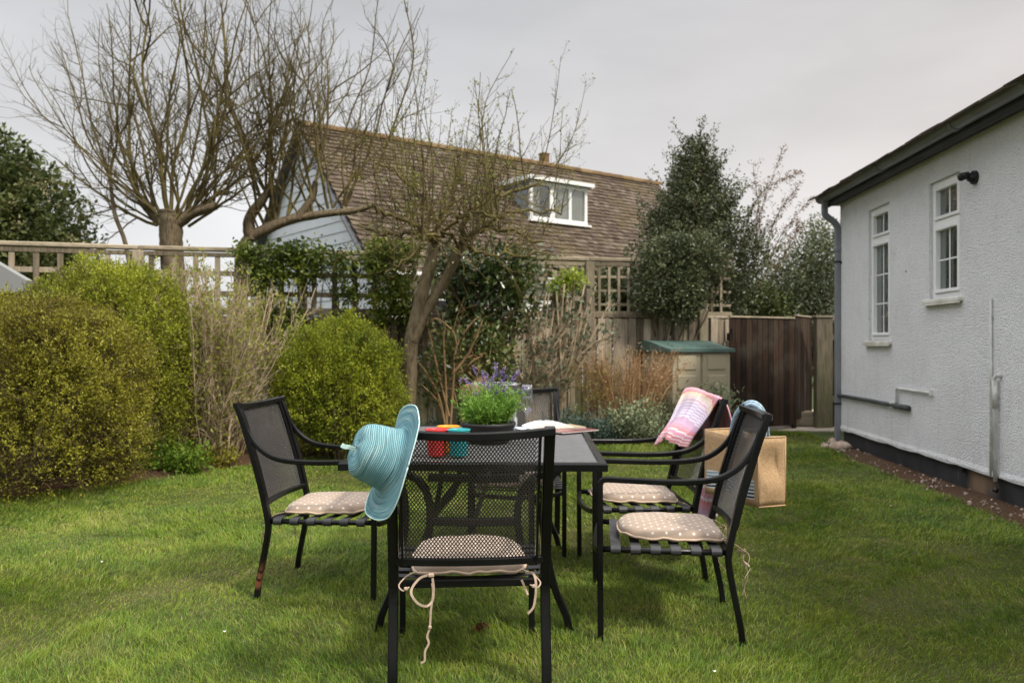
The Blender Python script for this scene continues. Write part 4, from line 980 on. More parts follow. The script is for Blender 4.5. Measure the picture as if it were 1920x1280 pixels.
# ---- leafy masses
def blob_points(lobes, n, rng, shell=.35, rough=.10):
    """points in the outer shell of ellipsoid lobes (cx,cy,cz,rx,ry,rz)"""
    lobes = np.array(lobes, float); w_ = (lobes[:, 3] * lobes[:, 5] + lobes[:, 4] * lobes[:, 5]); i = rng.choice(len(lobes), n, p=w_ / w_.sum())
    d = rng.normal(0, 1, (n, 3)); d /= np.linalg.norm(d, axis=1, keepdims=True)
    r = 1 - shell * rng.random(n) ** 1.6
    bump = 1 + rough * (np.sin(d[:, 0] * 9 + i * 3.1) * np.sin(d[:, 2] * 8 + d[:, 1] * 5 + i) + .6 * np.sin(d[:, 0] * 21 + d[:, 2] * 17 + i))
    Pn = lobes[i, :3] + d * lobes[i, 3:] * (r * bump)[:, None]
    nn = d / lobes[i, 3:]; nn /= np.linalg.norm(nn, axis=1, keepdims=True)
    return Pn, nn, i
def superblob(c, r, n, rng, p=2.6, shell=.3, rough=.05):
    d = rng.normal(0, 1, (n, 3)); q = (np.abs(d) ** p).sum(1) ** (1 / p); d /= q[:, None]
    k = 1 - shell * rng.random(n) ** 1.5; b = 1 + rough * (np.sin(d[:, 0] * 7 + c[0] * 5) * np.sin(d[:, 2] * 6 + d[:, 1] * 5) + .5 * np.sin(d[:, 0] * 17 + d[:, 2] * 15) * np.sin(d[:, 1] * 13) )
    Pn = np.array(c) + d * np.array(r) * (k * b)[:, None]; nn = d / np.array(r); nn /= np.linalg.norm(nn, axis=1, keepdims=True)
    return Pn, nn

def evergreen(name, label, base, lobes, n, size, leafmat, twigmat, seed, trunk=None, cat='tree', shell=.4, aspect=.5, rough=.12, extra=None, up=.2, nbr=60):
    rng = np.random.default_rng(seed); t = thing(name, label, cat, base)
    c0 = np.array(lobes)[:, :3]; pol = []
    bx, by = base[0], base[1]; zc = c0[:, 2].max() * .9
    tp = smooth_path([(bx, by, 0), (bx + .03, by, zc * .35), (bx - .02, by, zc * .7), (c0[:, 0].mean(), c0[:, 1].mean(), zc)], 5)
    tubes('trunk', [(tp, (trunk or .09), .02)], M['bark'], t, sides=9)
    for _ in range(nbr):
        l = lobes[rng.integers(len(lobes))]; tgt = np.array(l[:3]) + rng.normal(0, .45, 3) * np.array(l[3:]); s = tp[rng.integers(1, len(tp))]
        q = smooth_path([s, (s + tgt) / 2 + rng.normal(0, .08, 3), tgt], 4); pol.append((q, .018, .005))
    tubes('branches', pol, twigmat, t)
    Pn, nn, i = blob_points(lobes, n, rng, shell, rough)
    k = Pn[:, 2] > .05
    leaf_mesh('foliage', Pn[k], size, leafmat, t, normal=nn[k] * .8, up=up, aspect=aspect, seed=seed)
    if extra: extra(t, rng, Pn[k], nn[k])
    return t

LM = {}
LM['laurel'] = mat_leaf('dark_evergreen_leaf', [(0, (.022, .037, .010)), (.5, (.068, .090, .022)), (1, (.18, .19, .06))], 1.6, .2, .45, .3)
LM['holly'] = mat_leaf('holly_leaf', [(0, (.022, .032, .014)), (.45, (.066, .082, .034)), (.8, (.145, .16, .07)), (1, (.28, .28, .16))], 2.2, .18, .42, .4)
LM['olive'] = mat_leaf('grey_olive_leaf', [(0, (.05, .07, .035)), (.5, (.12, .145, .07)), (1, (.23, .25, .13))], 2.0, .2, .45, .4)
LM['box'] = mat_leaf('clipped_hedge_leaf', [(0, (.050, .055, .010)), (.35, (.19, .215, .02)), (.65, (.34, .375, .03)), (1, (.56, .56, .07))], 1.5, .35, .5, .3, .55)
LM['boxb'] = mat_leaf('clipped_hedge_leaf_brown', [(0, (.055, .038, .012)), (.3, (.155, .13, .018)), (.6, (.26, .25, .026)), (1, (.44, .43, .05))], 1.3, .32, .5, .3, .55)
LM['ball'] = mat_leaf('ball_shrub_leaf', [(0, (.055, .090, .007)), (.4, (.16, .21, .015)), (.7, (.31, .35, .024)), (1, (.50, .51, .05))], 1.8, .35, .5, .3, .5)
LM['ivy'] = mat_leaf('climber_leaf', [(0, (.022, .036, .008)), (.4, (.070, .105, .016)), (.75, (.17, .21, .03)), (1, (.33, .34, .07))], 2.5, .35, .45, .35)
LM['camellia'] = mat_leaf('glossy_dark_leaf', [(0, (.018, .038, .010)), (.5, (.05, .085, .022)), (.85, (.14, .16, .04)), (1, (.34, .32, .08))], 2.5, .18, .28, .6)
LM['lime'] = mat_leaf('lime_leaf', [(0, (.14, .20, .02)), (.5, (.28, .36, .04)), (1, (.42, .45, .08))], 2.5, .35, .45, .4)
LM['grey'] = mat_leaf('silver_green_leaf', [(0, (.11, .14, .07)), (.5, (.25, .29, .16)), (1, (.44, .46, .31))], 3, .2, .6, .25)
LM['bluegreen'] = mat_leaf('blue_green_leaf', [(0, (.04, .075, .055)), (.5, (.085, .13, .10)), (1, (.15, .20, .15))], 3, .2, .6, .25)
LM['rust'] = mat_leaf('rust_leaf', [(0, (.14, .08, .04)), (.5, (.28, .18, .09)), (1, (.44, .33, .19))], 3, .25, .6, .2)
LM['yg'] = mat_leaf('spring_leaf', [(0, (.14, .15, .02)), (.5, (.25, .27, .035)), (1, (.38, .38, .08))], 3, .35, .5, .3)
LM['pale'] = mat_leaf('cream_blossom', [(0, (.28, .24, .12)), (1, (.50, .44, .27))], 3, .2, .7, .2)

def blossoms(t, rng, Pn, nn):
    c = Pn[rng.choice(len(Pn), 300)]; c = c + np.array([0, -.12, .03]); q = np.repeat(c, 22, 0) + rng.normal(0, .05, (len(c) * 22, 3))
    leaf_mesh('blossom', q, .045, LM['pale'], t, up=.5, aspect=.7, seed=5)
evergreen('evergreen_tree', 'broad dark evergreen tree dotted with cream blossom at the left edge behind the fence', (-9.2, 14.5, 0),
          [(-9.3, 14.5, 2.9, 1.7, 1.5, 1.75), (-8.5, 14.3, 3.0, 1.1, 1.1, 1.25), (-9.9, 14.4, 3.3, 1.5, 1.2, 1.65), (-8.15, 14.3, 2.2, .85, 1.0, 1.0), (-9.2, 14.2, 4.0, 1.1, 1.0, .95), (-11, 14.6, 2.8, 1.5, 1.4, 1.9)], 46000, .11, LM['laurel'], M['bark'], 41, .16, extra=blossoms, rough=.16)
# tall holly behind the fence, pyramidal
lb = []
hx, hy = 2.70, 12.1
rng = np.random.default_rng(9)
for z, r in ((1.5, .85), (1.9, .98), (2.3, 1.0), (2.7, .90), (3.05, .74), (3.35, .57), (3.65, .42), (3.95, .27)):
    for k in range(5):
        a = k / 5 * 6.28 + z * 2; lb.append((hx + math.cos(a) * r * .48 + .0, hy + math.sin(a) * r * .42, z + rng.uniform(-.08, .08), r * .54, r * .50, .32))
lb = [(a_, b_, 1.3 + (c_ - 1.3) * .96, d_, e_, f_) for (a_, b_, c_, d_, e_, f_) in lb]
lb += [(hx + .02, hy, 3.95, .10, .10, .26), (hx + .24, hy, 3.72, .10, .1, .26), (hx - .22, hy, 3.65, .11, .1, .2), (hx - .75, hy - .1, 2.2, .25, .2, .3), (hx + .8, hy - .1, 2.5, .25, .2, .3), (hx - .55, hy, 2.9, .22, .2, .25)]
def holly_sprigs(t, rng, Pn, nn):
    pol = []; Q = []
    for k in rng.choice(len(Pn), 850):
        p = Pn[k]; n_ = nn[k].copy(); n_[2] = abs(n_[2]) + .8; b = branch(p, n_, rng.uniform(.18, .46), 5, rng, .1, .06); pol.append((b, .004, .002))
        for q in b: Q += [q + rng.normal(0, .02, 3) for _ in range(5)]
    tubes('sprigs', pol, M['bark'], t); leaf_mesh('leaf_tips', np.array(Q), .05, LM['holly'], t, up=.6, aspect=.45, seed=8)
evergreen('holly_tree', 'tall dark pyramid shaped holly tree rising behind the trellis right of the dormer', (hx, hy, 0), lb, 27000, .058, LM['holly'], M['bark'], 42, .10, extra=holly_sprigs, rough=.20, shell=.6)
evergreen('holly_bush', 'grey green holly bush spilling over the trellis onto the board fence', (2.05, 11.45, 0),
          [(2.0, 11.08, 2.1, .42, .30, .36), (1.85, 11.0, 1.85, .30, .26, .24), (2.25, 11.0, 1.78, .34, .26, .30), (2.5, 11.15, 2.35, .45, .3, .35), (2.15, 11.2, 2.45, .35, .25, .28), (2.35, 11.0, 1.95, .3, .25, .25)], 17000, .048, LM['holly'], M['bark'], 43, .05, cat='shrub', rough=.14, shell=.6)
evergreen('olive_tree', 'rounded grey green tree behind the fence beside the white house', (4.75, 13.4, 0),
          [(4.75, 13.3, 2.35, .72, .6, .62), (4.35, 13.3, 2.1, .55, .5, .6), (5.1, 13.3, 2.55, .45, .5, .55), (4.7, 13.3, 1.7, .8, .6, .6), (5.1, 13.2, 1.8, .5, .5, .8), (4.95, 13.3, 2.95, .3, .3, .32), (4.0, 13.2, 1.75, .55, .5, .5)], 22000, .062, LM['olive'], M['bark'], 44, .1, shell=.75, rough=.2, aspect=.35, nbr=90)
evergreen('evergreen_bush', 'dark low evergreen bush filling the gaps behind the right hand trellis', (3.0, 12.7, 0),
          [(1.2, 12.6, 1.7, .6, .4, .75), (3.3, 12.8, 1.75, .7, .4, .6), (3.9, 12.8, 1.6, .5, .4, .5), (2.2, 12.8, 1.6, .7, .4, .8), (1.7, 12.7, 1.9, .5, .3, .5)], 21000, .075, LM['laurel'], M['bark'], 45, .06, cat='shrub', shell=.9)

# reddish arching shrub sprays
rng = np.random.default_rng(12); t = thing('berberis_shrub', 'thin arching red twigged shrub between the holly tree and the white house', 'shrub', (3.75, 12.9, 0))
pol = []; ends = []
for (pl) in ([W(1410, 560, 12.9), W(1415, 470, 12.9), W(1425, 400, 12.9), W(1468, 278, 12.9)], [W(1415, 560, 12.9), W(1425, 430, 12.9), W(1412, 310, 12.9)], [W(1420, 560, 12.9), W(1450, 420, 12.9), W(1500, 345, 12.9)], [W(1420, 560, 12.9), W(1460, 450, 12.9), W(1520, 372, 12.9)],
             [W(1405, 560, 12.9), W(1395, 450, 12.9), W(1430, 360, 12.9), W(1500, 322, 12.9)], [W(1430, 560, 12.9), W(1480, 460, 12.9), W(1500, 420, 12.9)], [W(1400, 560, 12.9), W(1390, 480, 12.9), W(1420, 420, 12.9)]):
    q = smooth_path(pl, 7); pol.append((q, .012, .003)); side_twigs(pol, q, 1, .004, 22, rng, .2, .8, (.1, .5), 4, .15, .1, 2, .5, ends)
    for x in q[4:]: ends += [x + rng.normal(0, .02, 3) for _ in range(7)]
tubes('branches', pol, M['twig'], t); E = np.repeat(np.array(ends), 3, 0); leaf_mesh('foliage', E + rng.normal(0, .02, E.shape), .035, mat_leaf('berberis_leaf', [(0, (.10, .05, .03)), (.5, (.22, .13, .07)), (1, (.36, .27, .16))], 3, .2), t, seed=2)

# ---- clipped hedges and ball shrub
def clipped(name, label, c, r, n, size, mat, seed, p=2.5, tw=900, twm='twig', shell=.28, bottom_brown=True, cat='shrub', rough=.05):
    rng = np.random.default_rng(seed); t = thing(name, label, cat, (c[0], c[1], 0))
    pol = []
    for _ in range(26):
        a = rng.uniform(0, 6.28); q = smooth_path([(c[0] + math.cos(a) * .12, c[1] + math.sin(a) * .12, 0), (c[0] + math.cos(a) * r[0] * .4, c[1] + math.sin(a) * r[1] * .4, c[2] * .7), (c[0] + math.cos(a) * r[0] * .6, c[1] + math.sin(a) * r[1] * .6, c[2] + r[2] * .4 * rng.uniform(0, 1))], 5); pol.append((q, .02, .006))
    tubes('stems', pol, M['bark'], t)
    Pn, nn = superblob(c, r, tw, rng, p, .35, rough); pol = []
    for k in range(tw):
        if Pn[k, 2] < .04: continue
        d = nn[k] + rng.normal(0, .5, 3) + np.array([0, 0, .5]); s = Pn[k] - nn[k] * .12; pol.append((branch(s, d, rng.uniform(.12, .28), 4, rng, .2, .05), .004, .0018))
    tubes('twigs', pol, M[twm], t)
    Pc, nc = superblob(c, r, n // 14, rng, p, shell, rough); ix = rng.integers(0, len(Pc), n); Pn = Pc[ix] + rng.normal(0, .023, (n, 3)); nn = nc[ix]; k = Pn[:, 2] > .03
    # fewer leaves low down, where the brown twigs show
    k &= rng.random(n) < np.clip(.14 + (Pn[:, 2] / (c[2] + r[2])) * 1.35 + .25 * np.sin(Pn[:, 0] * 6 + Pn[:, 2] * 4) * np.sin(Pn[:, 2] * 7 + Pn[:, 1] * 5), 0, 1)
    leaf_mesh('foliage', Pn[k], size, mat, t, normal=nn[k] * .9, up=.4, aspect=.5, seed=seed)
    # untidy new shoots
    Q = []; pol = []
    for j in rng.choice(len(Pn), 1300):
        if Pn[j, 2] < .2: continue
        b = branch(Pn[j], nn[j] + np.array([0, 0, .5]) + rng.normal(0, .3, 3), rng.uniform(.04, .15), 3, rng, .15, .1); pol.append((b, .002, .001)); Q += [x + rng.normal(0, .008, 3) for x in b for _ in range(4)]
    leaf_mesh('new_shoots', np.array(Q), size * .9, mat, t, up=.8, aspect=.5, seed=seed + 1, attr=RNG.uniform(.6, 1.2, len(Q)))
    tubes('shoot_stems', pol, M[twm], t)
    return t
clipped('clipped_shrub', 'largest olive brown clipped hedge mound nearest the camera at the left edge', (-4.02, 6.72, .64), (.98, .80, .93), 165000, .023, LM['boxb'], 51, 2.6, 4200, rough=.075)
clipped('clipped_shrub', 'tall yellow green clipped dome of hedge behind the nearest mound on the left', (-3.80, 7.80, .90), (.78, .72, 1.06), 135000, .024, LM['box'], 52, 2.5, 2400, rough=.07)
clipped('ball_shrub', 'round bright green clipped shrub beside the apple tree behind the left chair', (-1.83, 8.75, .70), (.68, .62, .75), 105000, .025, LM['ball'], 53, 2.3, 1300, shell=.5, rough=.11)

# ---- twiggy privet between hedge and ball
def twig_shrub(name, label, base, stems, seed, twm, leafm, lsz, leaves, cat='shrub', r=.010, nside=14, lens=(.12, .5), sub=3, ang=.6, nleaf=3, trop=.12, wob=.08):
    rng = np.random.default_rng(seed); t = thing(name, label, cat, base); pol = []; ends = []
    for (p0, d, ln) in stems:
        rr_ = r * rng.uniform(.6, 1.3); b = branch(p0, d, ln, 9, rng, wob, .04); pol.append((b, rr_, rr_ * .35))
        side_twigs(pol, b, 1, rr_ * .5, nside, rng, .12, ang, lens, 4, .14, trop, sub, .5, ends)
    tubes('branches', pol, M[twm], t); E = np.array(ends)
    if leaves:
        E = E[rng.random(len(E)) < leaves]; E = np.repeat(E, nleaf, 0) + rng.normal(0, .018, (len(E) * nleaf, 3)); leaf_mesh('foliage', E, lsz, leafm, t, up=.5, seed=seed)
    return t
rng = np.random.default_rng(61); stm = []
bx = W(386, 0, 8.3)[0]
for k in range(150):
    a = rng.uniform(-.50, .40); stm.append(((bx + rng.uniform(-.28, .28), 8.3 + rng.uniform(-.25, .25), 0), (math.sin(a) * .9, rng.uniform(-.25, .25), 1), rng.uniform(1.25, 2.22) * (1 - .25 * abs(a))))
twig_shrub('twiggy_shrub', 'tan bare twigged shrub with tiny yellow green leaves between the hedge and ball shrub', (bx, 8.3, 0), stm, 62, 'twigtan', LM['yg'], .038, .42, r=.011, nside=26, lens=(.12, .5))
# green weed clump at its foot
def clump(name, label, base, r, h, n, size, mat, seed, cat='plant', up=.8, aspect=.5, twm='twig'):
    rng = np.random.default_rng(seed); t = thing(name, label, cat, base); pol = []; Q = []
    for _ in range(max(12, n // 60)):
        a = rng.uniform(0, 6.28); rr_ = rng.random() ** .5; b = branch((base[0] + math.cos(a) * rr_ * r[0] * .4, base[1] + math.sin(a) * rr_ * r[1] * .4, 0), (math.cos(a) * rr_ * r[0] / h * 1.3, math.sin(a) * rr_ * r[1] / h * 1.3, 1), h * rng.uniform(.55, 1.05), 7, rng, .10, .02); pol.append((b, .006, .002))
        for x in b[2:]: Q += [x + rng.normal(0, .05, 3) * (1, 1, .7) for _ in range(max(1, int(n / max(12, n // 60) / 6)))]
    tubes('stems', pol, M[twm], t); Q = np.array(Q); Q = Q[Q[:, 2] > .01]; leaf_mesh('foliage', Q, size, mat, t, up=up, aspect=aspect, seed=seed); return t
LM['weed'] = mat_leaf('fresh_green_leaf', [(0, (.05, .11, .01)), (.5, (.12, .21, .02)), (1, (.22, .32, .04))], 3, .35, .5, .3)
c = W(315, 0, 7.6); clump('leafy_plant', 'fresh green leafy plant at the foot of the large clipped hedge', (c[0], 7.6, 0), (.36, .25), .36, 2600, .04, LM['weed'], 63)
clump('ground_ivy', 'low green tuft at the right foot of the bare twigged shrub', (W(395, 0, 8.0)[0], 8.0, 0), (.35, .2), .28, 1500, .035, LM['boxb'], 64)
clump('leafy_plant', 'sparse green tuft between ball shrub and apple tree stem', (W(740, 0, 9.2)[0], 9.2, 0), (.3, .2), .45, 1200, .04, LM['weed'], 65)
clump('leafy_plant', 'tufts of grey green bulb leaves under the apple tree behind the table', (W(800, 0, 9.7)[0], 9.7, 0), (.42, .2), .30, 1100, .09, LM['bluegreen'], 66, aspect=.12, up=2.5)

# ---- climbers on the trellis
def climber(name, label, base, boxes, n, size, mat, seed, stems=60, aspect=.55, dens=None):
    rng = np.random.default_rng(seed); t = thing(name, label, 'climber', base); pol = []; Q = []
    for _ in range(stems):
        b = boxes[rng.integers(len(boxes))]; x = rng.uniform(b[0], b[1]); y = np.interp(x, [-8.1, -4.38, 1.03, 3], [8.55, 9.70, 11.05, 11.4]) - .09
        p = [(x + rng.normal(0, .15), y - .05 + rng.normal(0, .04), rng.uniform(.3, 1.3)), (x + rng.normal(0, .12), y + rng.normal(0, .06), 1.6), (x + rng.normal(0, .12), y - rng.uniform(0, .1), rng.uniform(min(1.9, b[3] - .05), b[3]))]
        pol.append((smooth_path(p, 4), .008, .003))
    for b in boxes:
        m = int(n * b[4]); nc = max(4, int((b[1] - b[0]) * (b[3] - b[2]) * 45)); cx = rng.uniform(b[0], b[1], nc); cz = rng.uniform(b[2], b[3], nc); i = rng.integers(0, nc, m)
        x = cx[i] + rng.normal(0, .075, m); z = cz[i] + rng.normal(0, .07, m); y = np.interp(x, [-8.1, -4.38, 1.03, 3], [8.55, 9.70, 11.05, 11.4]) - .10 - np.abs(rng.normal(0, .10, m)) * (b[5] if len(b) > 5 else 1)
        Q.append(np.stack([x, y, z], -1))
    tubes('stems', pol, M['twig'], t); leaf_mesh('foliage', np.concatenate(Q), size, mat, t, normal=np.array([[0, -.6, .2]]), up=.2, aspect=aspect, seed=seed); return t
climber('climber', 'green leafy climber covering the trellis left of the apple tree', (-2.3, 10.1, 0), [(-3.2, -2.2, 1.85, 2.42, .35), (-2.3, -1.2, 1.75, 2.40, .35), (-3.0, -2.5, 1.35, 1.85, .12), (-1.9, -1.1, 1.45, 1.75, .1), (-2.6, -1.6, 1.2, 1.5, .04)], 12500, .056, LM['ivy'], 71, 90)
rng = np.random.default_rng(72)
evergreen('camellia_shrub', 'tall dark glossy leaved shrub against the fence right of the apple tree', (-.35, 10.25, 0),
          [(-.35, 10.2, 2.05, .55, .28, .42), (.05, 10.3, 2.15, .45, .28, .30), (-.62, 10.2, 1.6, .25, .2, .35), (-.35, 10.2, 1.35, .28, .25, .30), (.0, 10.25, 1.75, .4, .25, .4), (-.75, 10.1, 2.1, .32, .25, .3)], 4300, .085, LM['camellia'], M['twig'], 73, .05, cat='shrub', shell=.95, rough=.2, nbr=70)
evergreen('euonymus_shrub', 'loose shrub with cream edged leaves right of the apple tree stems', (-.55, 9.75, 0),
          [(-.75, 9.7, 1.15, .26, .22, .32), (-.2, 9.75, 1.1, .30, .22, .34), (-.9, 9.65, .75, .2, .18, .3), (-.35, 9.7, .75, .25, .2, .25)], 2600, .06, mat_leaf('cream_edged_leaf', [(0, (.03, .06, .015)), (.5, (.10, .14, .03)), (.8, (.25, .25, .08)), (1, (.45, .42, .22))], 4, .2, .35, .5, .3), M['twigorange'], 74, .03, cat='shrub', shell=1.0, rough=.2, nbr=40)
evergreen('lime_shrub', 'lime green leafed shrub top showing against the trellis post', (.72, 10.85, 0), [(.78, 10.8, 2.05, .22, .15, .14), (.62, 10.8, 1.92, .16, .14, .12)], 900, .055, LM['lime'], M['twig'], 75, .02, cat='shrub', shell=1.0, nbr=12)
# cut back stems
rng = np.random.default_rng(76)
def cut_stems(name, label, base, paths, r, mat, seed, nside, lens, leafm, lsz, leaves, nleaf=2):
    rng = np.random.default_rng(seed); t = thing(name, label, 'shrub', base); pol = []; ends = []
    for pl in paths:
        q = smooth_path(pl, 5); rr_ = r * rng.uniform(.8, 1.2); pol.append((q, rr_, rr_ * .5)); side_twigs(pol, q, 1, rr_ * .3, nside, rng, .2, .6, lens, 4, .15, .1, 2, .5, ends)
    tubes('branches', pol, M[mat], t); E = np.array(ends); E = E[rng.random(len(E)) < leaves]; E = np.repeat(E, nleaf, 0) + rng.normal(0, .03, (len(E) * nleaf, 3)); leaf_mesh('foliage', E, lsz, leafm, t, up=.3, seed=seed); return t
d = 9.5
cut_stems('pruned_shrub', 'hard pruned shrub with thick orange brown stems behind the lavender', (W(838, 0, d)[0], d, 0),
          [[W(838, 835, d), W(836, 720, d), W(832, 640, d), W(836, 602, d)], [W(842, 835, d), W(850, 720, d), W(856, 650, d), W(885, 605, d), W(895, 598, d)], [W(836, 800, d), W(822, 740, d), W(800, 700, d), W(785, 680, d)], [W(842, 780, d), W(820, 690, d), W(800, 600, d)],
           [W(856, 645, d), W(848, 620, d), W(820, 598, d), W(805, 605, d)], [W(840, 830, d), W(825, 760, d), W(790, 720, d)], [W(850, 700, d), W(880, 660, d), W(905, 600, d)]], .016, 'twigorange', 77, 9, (.1, .5), LM['camellia'], .06, .5)
d = 10.4; ps = []
for k in range(30):
    px0 = rng.uniform(985, 1060); x1 = 960 + (px0 - 990) * 1.4 + rng.uniform(-20, 110); ps.append([W(px0, 820, d), W(px0 + rng.uniform(-12, 14), 740, d), W((px0 + x1) / 2 + rng.uniform(-10, 15), rng.uniform(640, 680), d - .1), W(x1, rng.uniform(530, 640), d - .15)])
cut_stems('willow_shrub', 'tan multi stemmed bare shrub leaning on the fence left of the storage box', (W(1020, 0, d)[0], d, 0), ps, .020, 'twigtan', 78, 20, (.12, .6), mat_leaf('grey_green_long_leaf', [(0, (.06, .085, .05)), (.5, (.12, .15, .09)), (1, (.24, .26, .16))], 3, .2, .5, .3), .075, .26)
d = 10.3; ps = []
for k in range(72):
    a = rng.uniform(-1, 1); px0 = 1182 + a * 38; dd_ = d + rng.uniform(-.25, .25); ps.append([W(px0, 800, dd_), W(px0 + a * 25, 740, dd_), W(px0 + a * 58 + rng.uniform(-15, 15), rng.uniform(652, 700), dd_)])
cut_stems('spiraea_shrub', 'rust coloured twiggy shrub in front of the storage box', (W(1190, 0, d)[0], d, 0), ps, .009, 'twigrust', 79, 20, (.10, .38), LM['rust'], .032, .30, 2)
ps = []
for k in range(16):
    px0 = rng.uniform(1085, 1150); ps.append([W(px0, 805, d - .2), W(px0 + rng.uniform(-12, 12), 750, d - .2), W(px0 + rng.uniform(-30, 30), rng.uniform(670, 720), d - .2)])
cut_stems('spiraea_shrub', 'thinner brown and yellow green twiggy shrub left of the rust coloured one', (W(1115, 0, d)[0], d - .2, 0), ps, .007, 'twigorange', 80, 22, (.1, .4), LM['yg'], .030, .28, 2)
clump('silver_shrub', 'large silvery green shrub below the rust coloured twigs', (W(1195, 0, 10.0)[0], 10.0, 0), (.42, .32), .56, 5200, .042, LM['grey'], 81, 'shrub')
clump('silver_shrub', 'silvery shrub in front of the storage box doors', (W(1315, 0, 10.35)[0], 10.35, 0), (.36, .3), .72, 4600, .042, LM['grey'], 82, 'shrub')
clump('blue_shrub', 'low blue green mound at the edge of the bed beyond the table', (W(1075, 0, 9.9)[0], 9.9, 0), (.34, .25), .42, 4200, .035, LM['bluegreen'], 83, 'shrub')
clump('blue_shrub', 'dark blue green low plant under the silvery shrub by the lawn edge', (W(1140, 0, 9.95)[0], 9.95, 0), (.28, .25), .34, 2600, .035, LM['bluegreen'], 84, 'shrub')
clump('silver_shrub', 'small pale tuft beside the dark gate at the lawn edge', (W(1352, 0, 10.9)[0], 10.9, 0), (.14, .14), .26, 900, .035, LM['grey'], 85, 'shrub')
# ================================================================ GARDEN FURNITURE
def lattice(surf, nu, nv, wd, thick, twist=.5):
    """expanded-metal diamonds: surf(i,j) -> point for half-cell indices; returns V, Q"""
    V = []; Q = []
    I, J = np.meshgrid(np.arange(nu), np.arange(nv), indexing='ij'); ok = (I + J) % 2 == 0
    a = np.stack([I[ok], J[ok]], -1)
    E = []
    for di in (1, -1):
        b = a + np.array([di, 1]); k = (b[:, 0] >= 0) & (b[:, 0] <= nu) & (b[:, 1] <= nv); E.append(np.concatenate([a[k], b[k]], 1))
    bb = np.stack([I[~ok], J[~ok]], -1)
    for di in (1, -1):
        b = bb + np.array([di, 1]); k = (b[:, 0] >= 0) & (b[:, 0] <= nu) & (b[:, 1] <= nv)
        # only edges of one parity make diamonds
    E = np.concatenate(E)
    p0 = surf(E[:, 0], E[:, 1]); p1 = surf(E[:, 2], E[:, 3])
    # second half of the diamonds
    a2 = a[(a[:, 1] >= 1)]
    F2 = []
    d = p1 - p0; d /= np.linalg.norm(d, axis=1, keepdims=True)
    n = surf.normal(E[:, 0], E[:, 1]); s = np.cross(d, n); s /= np.linalg.norm(s, axis=1, keepdims=True)
    s2 = s * math.cos(twist) + n * math.sin(twist); n2 = np.cross(s2, d)
    h = wd / 2; t = thick / 2
    V = np.stack([p0 - s2 * h - n2 * t, p0 + s2 * h - n2 * t, p0 + s2 * h + n2 * t, p0 - s2 * h + n2 * t, p1 - s2 * h - n2 * t, p1 + s2 * h - n2 * t, p1 + s2 * h + n2 * t, p1 - s2 * h + n2 * t], 1).reshape(-1, 3)
    b = np.arange(len(p0))[:, None] * 8
    Q = np.concatenate([b + np.array([[0, 1, 5, 4]]), b + np.array([[1, 2, 6, 5]]), b + np.array([[2, 3, 7, 6]]), b + np.array([[3, 0, 4, 7]])])
    return V, Q

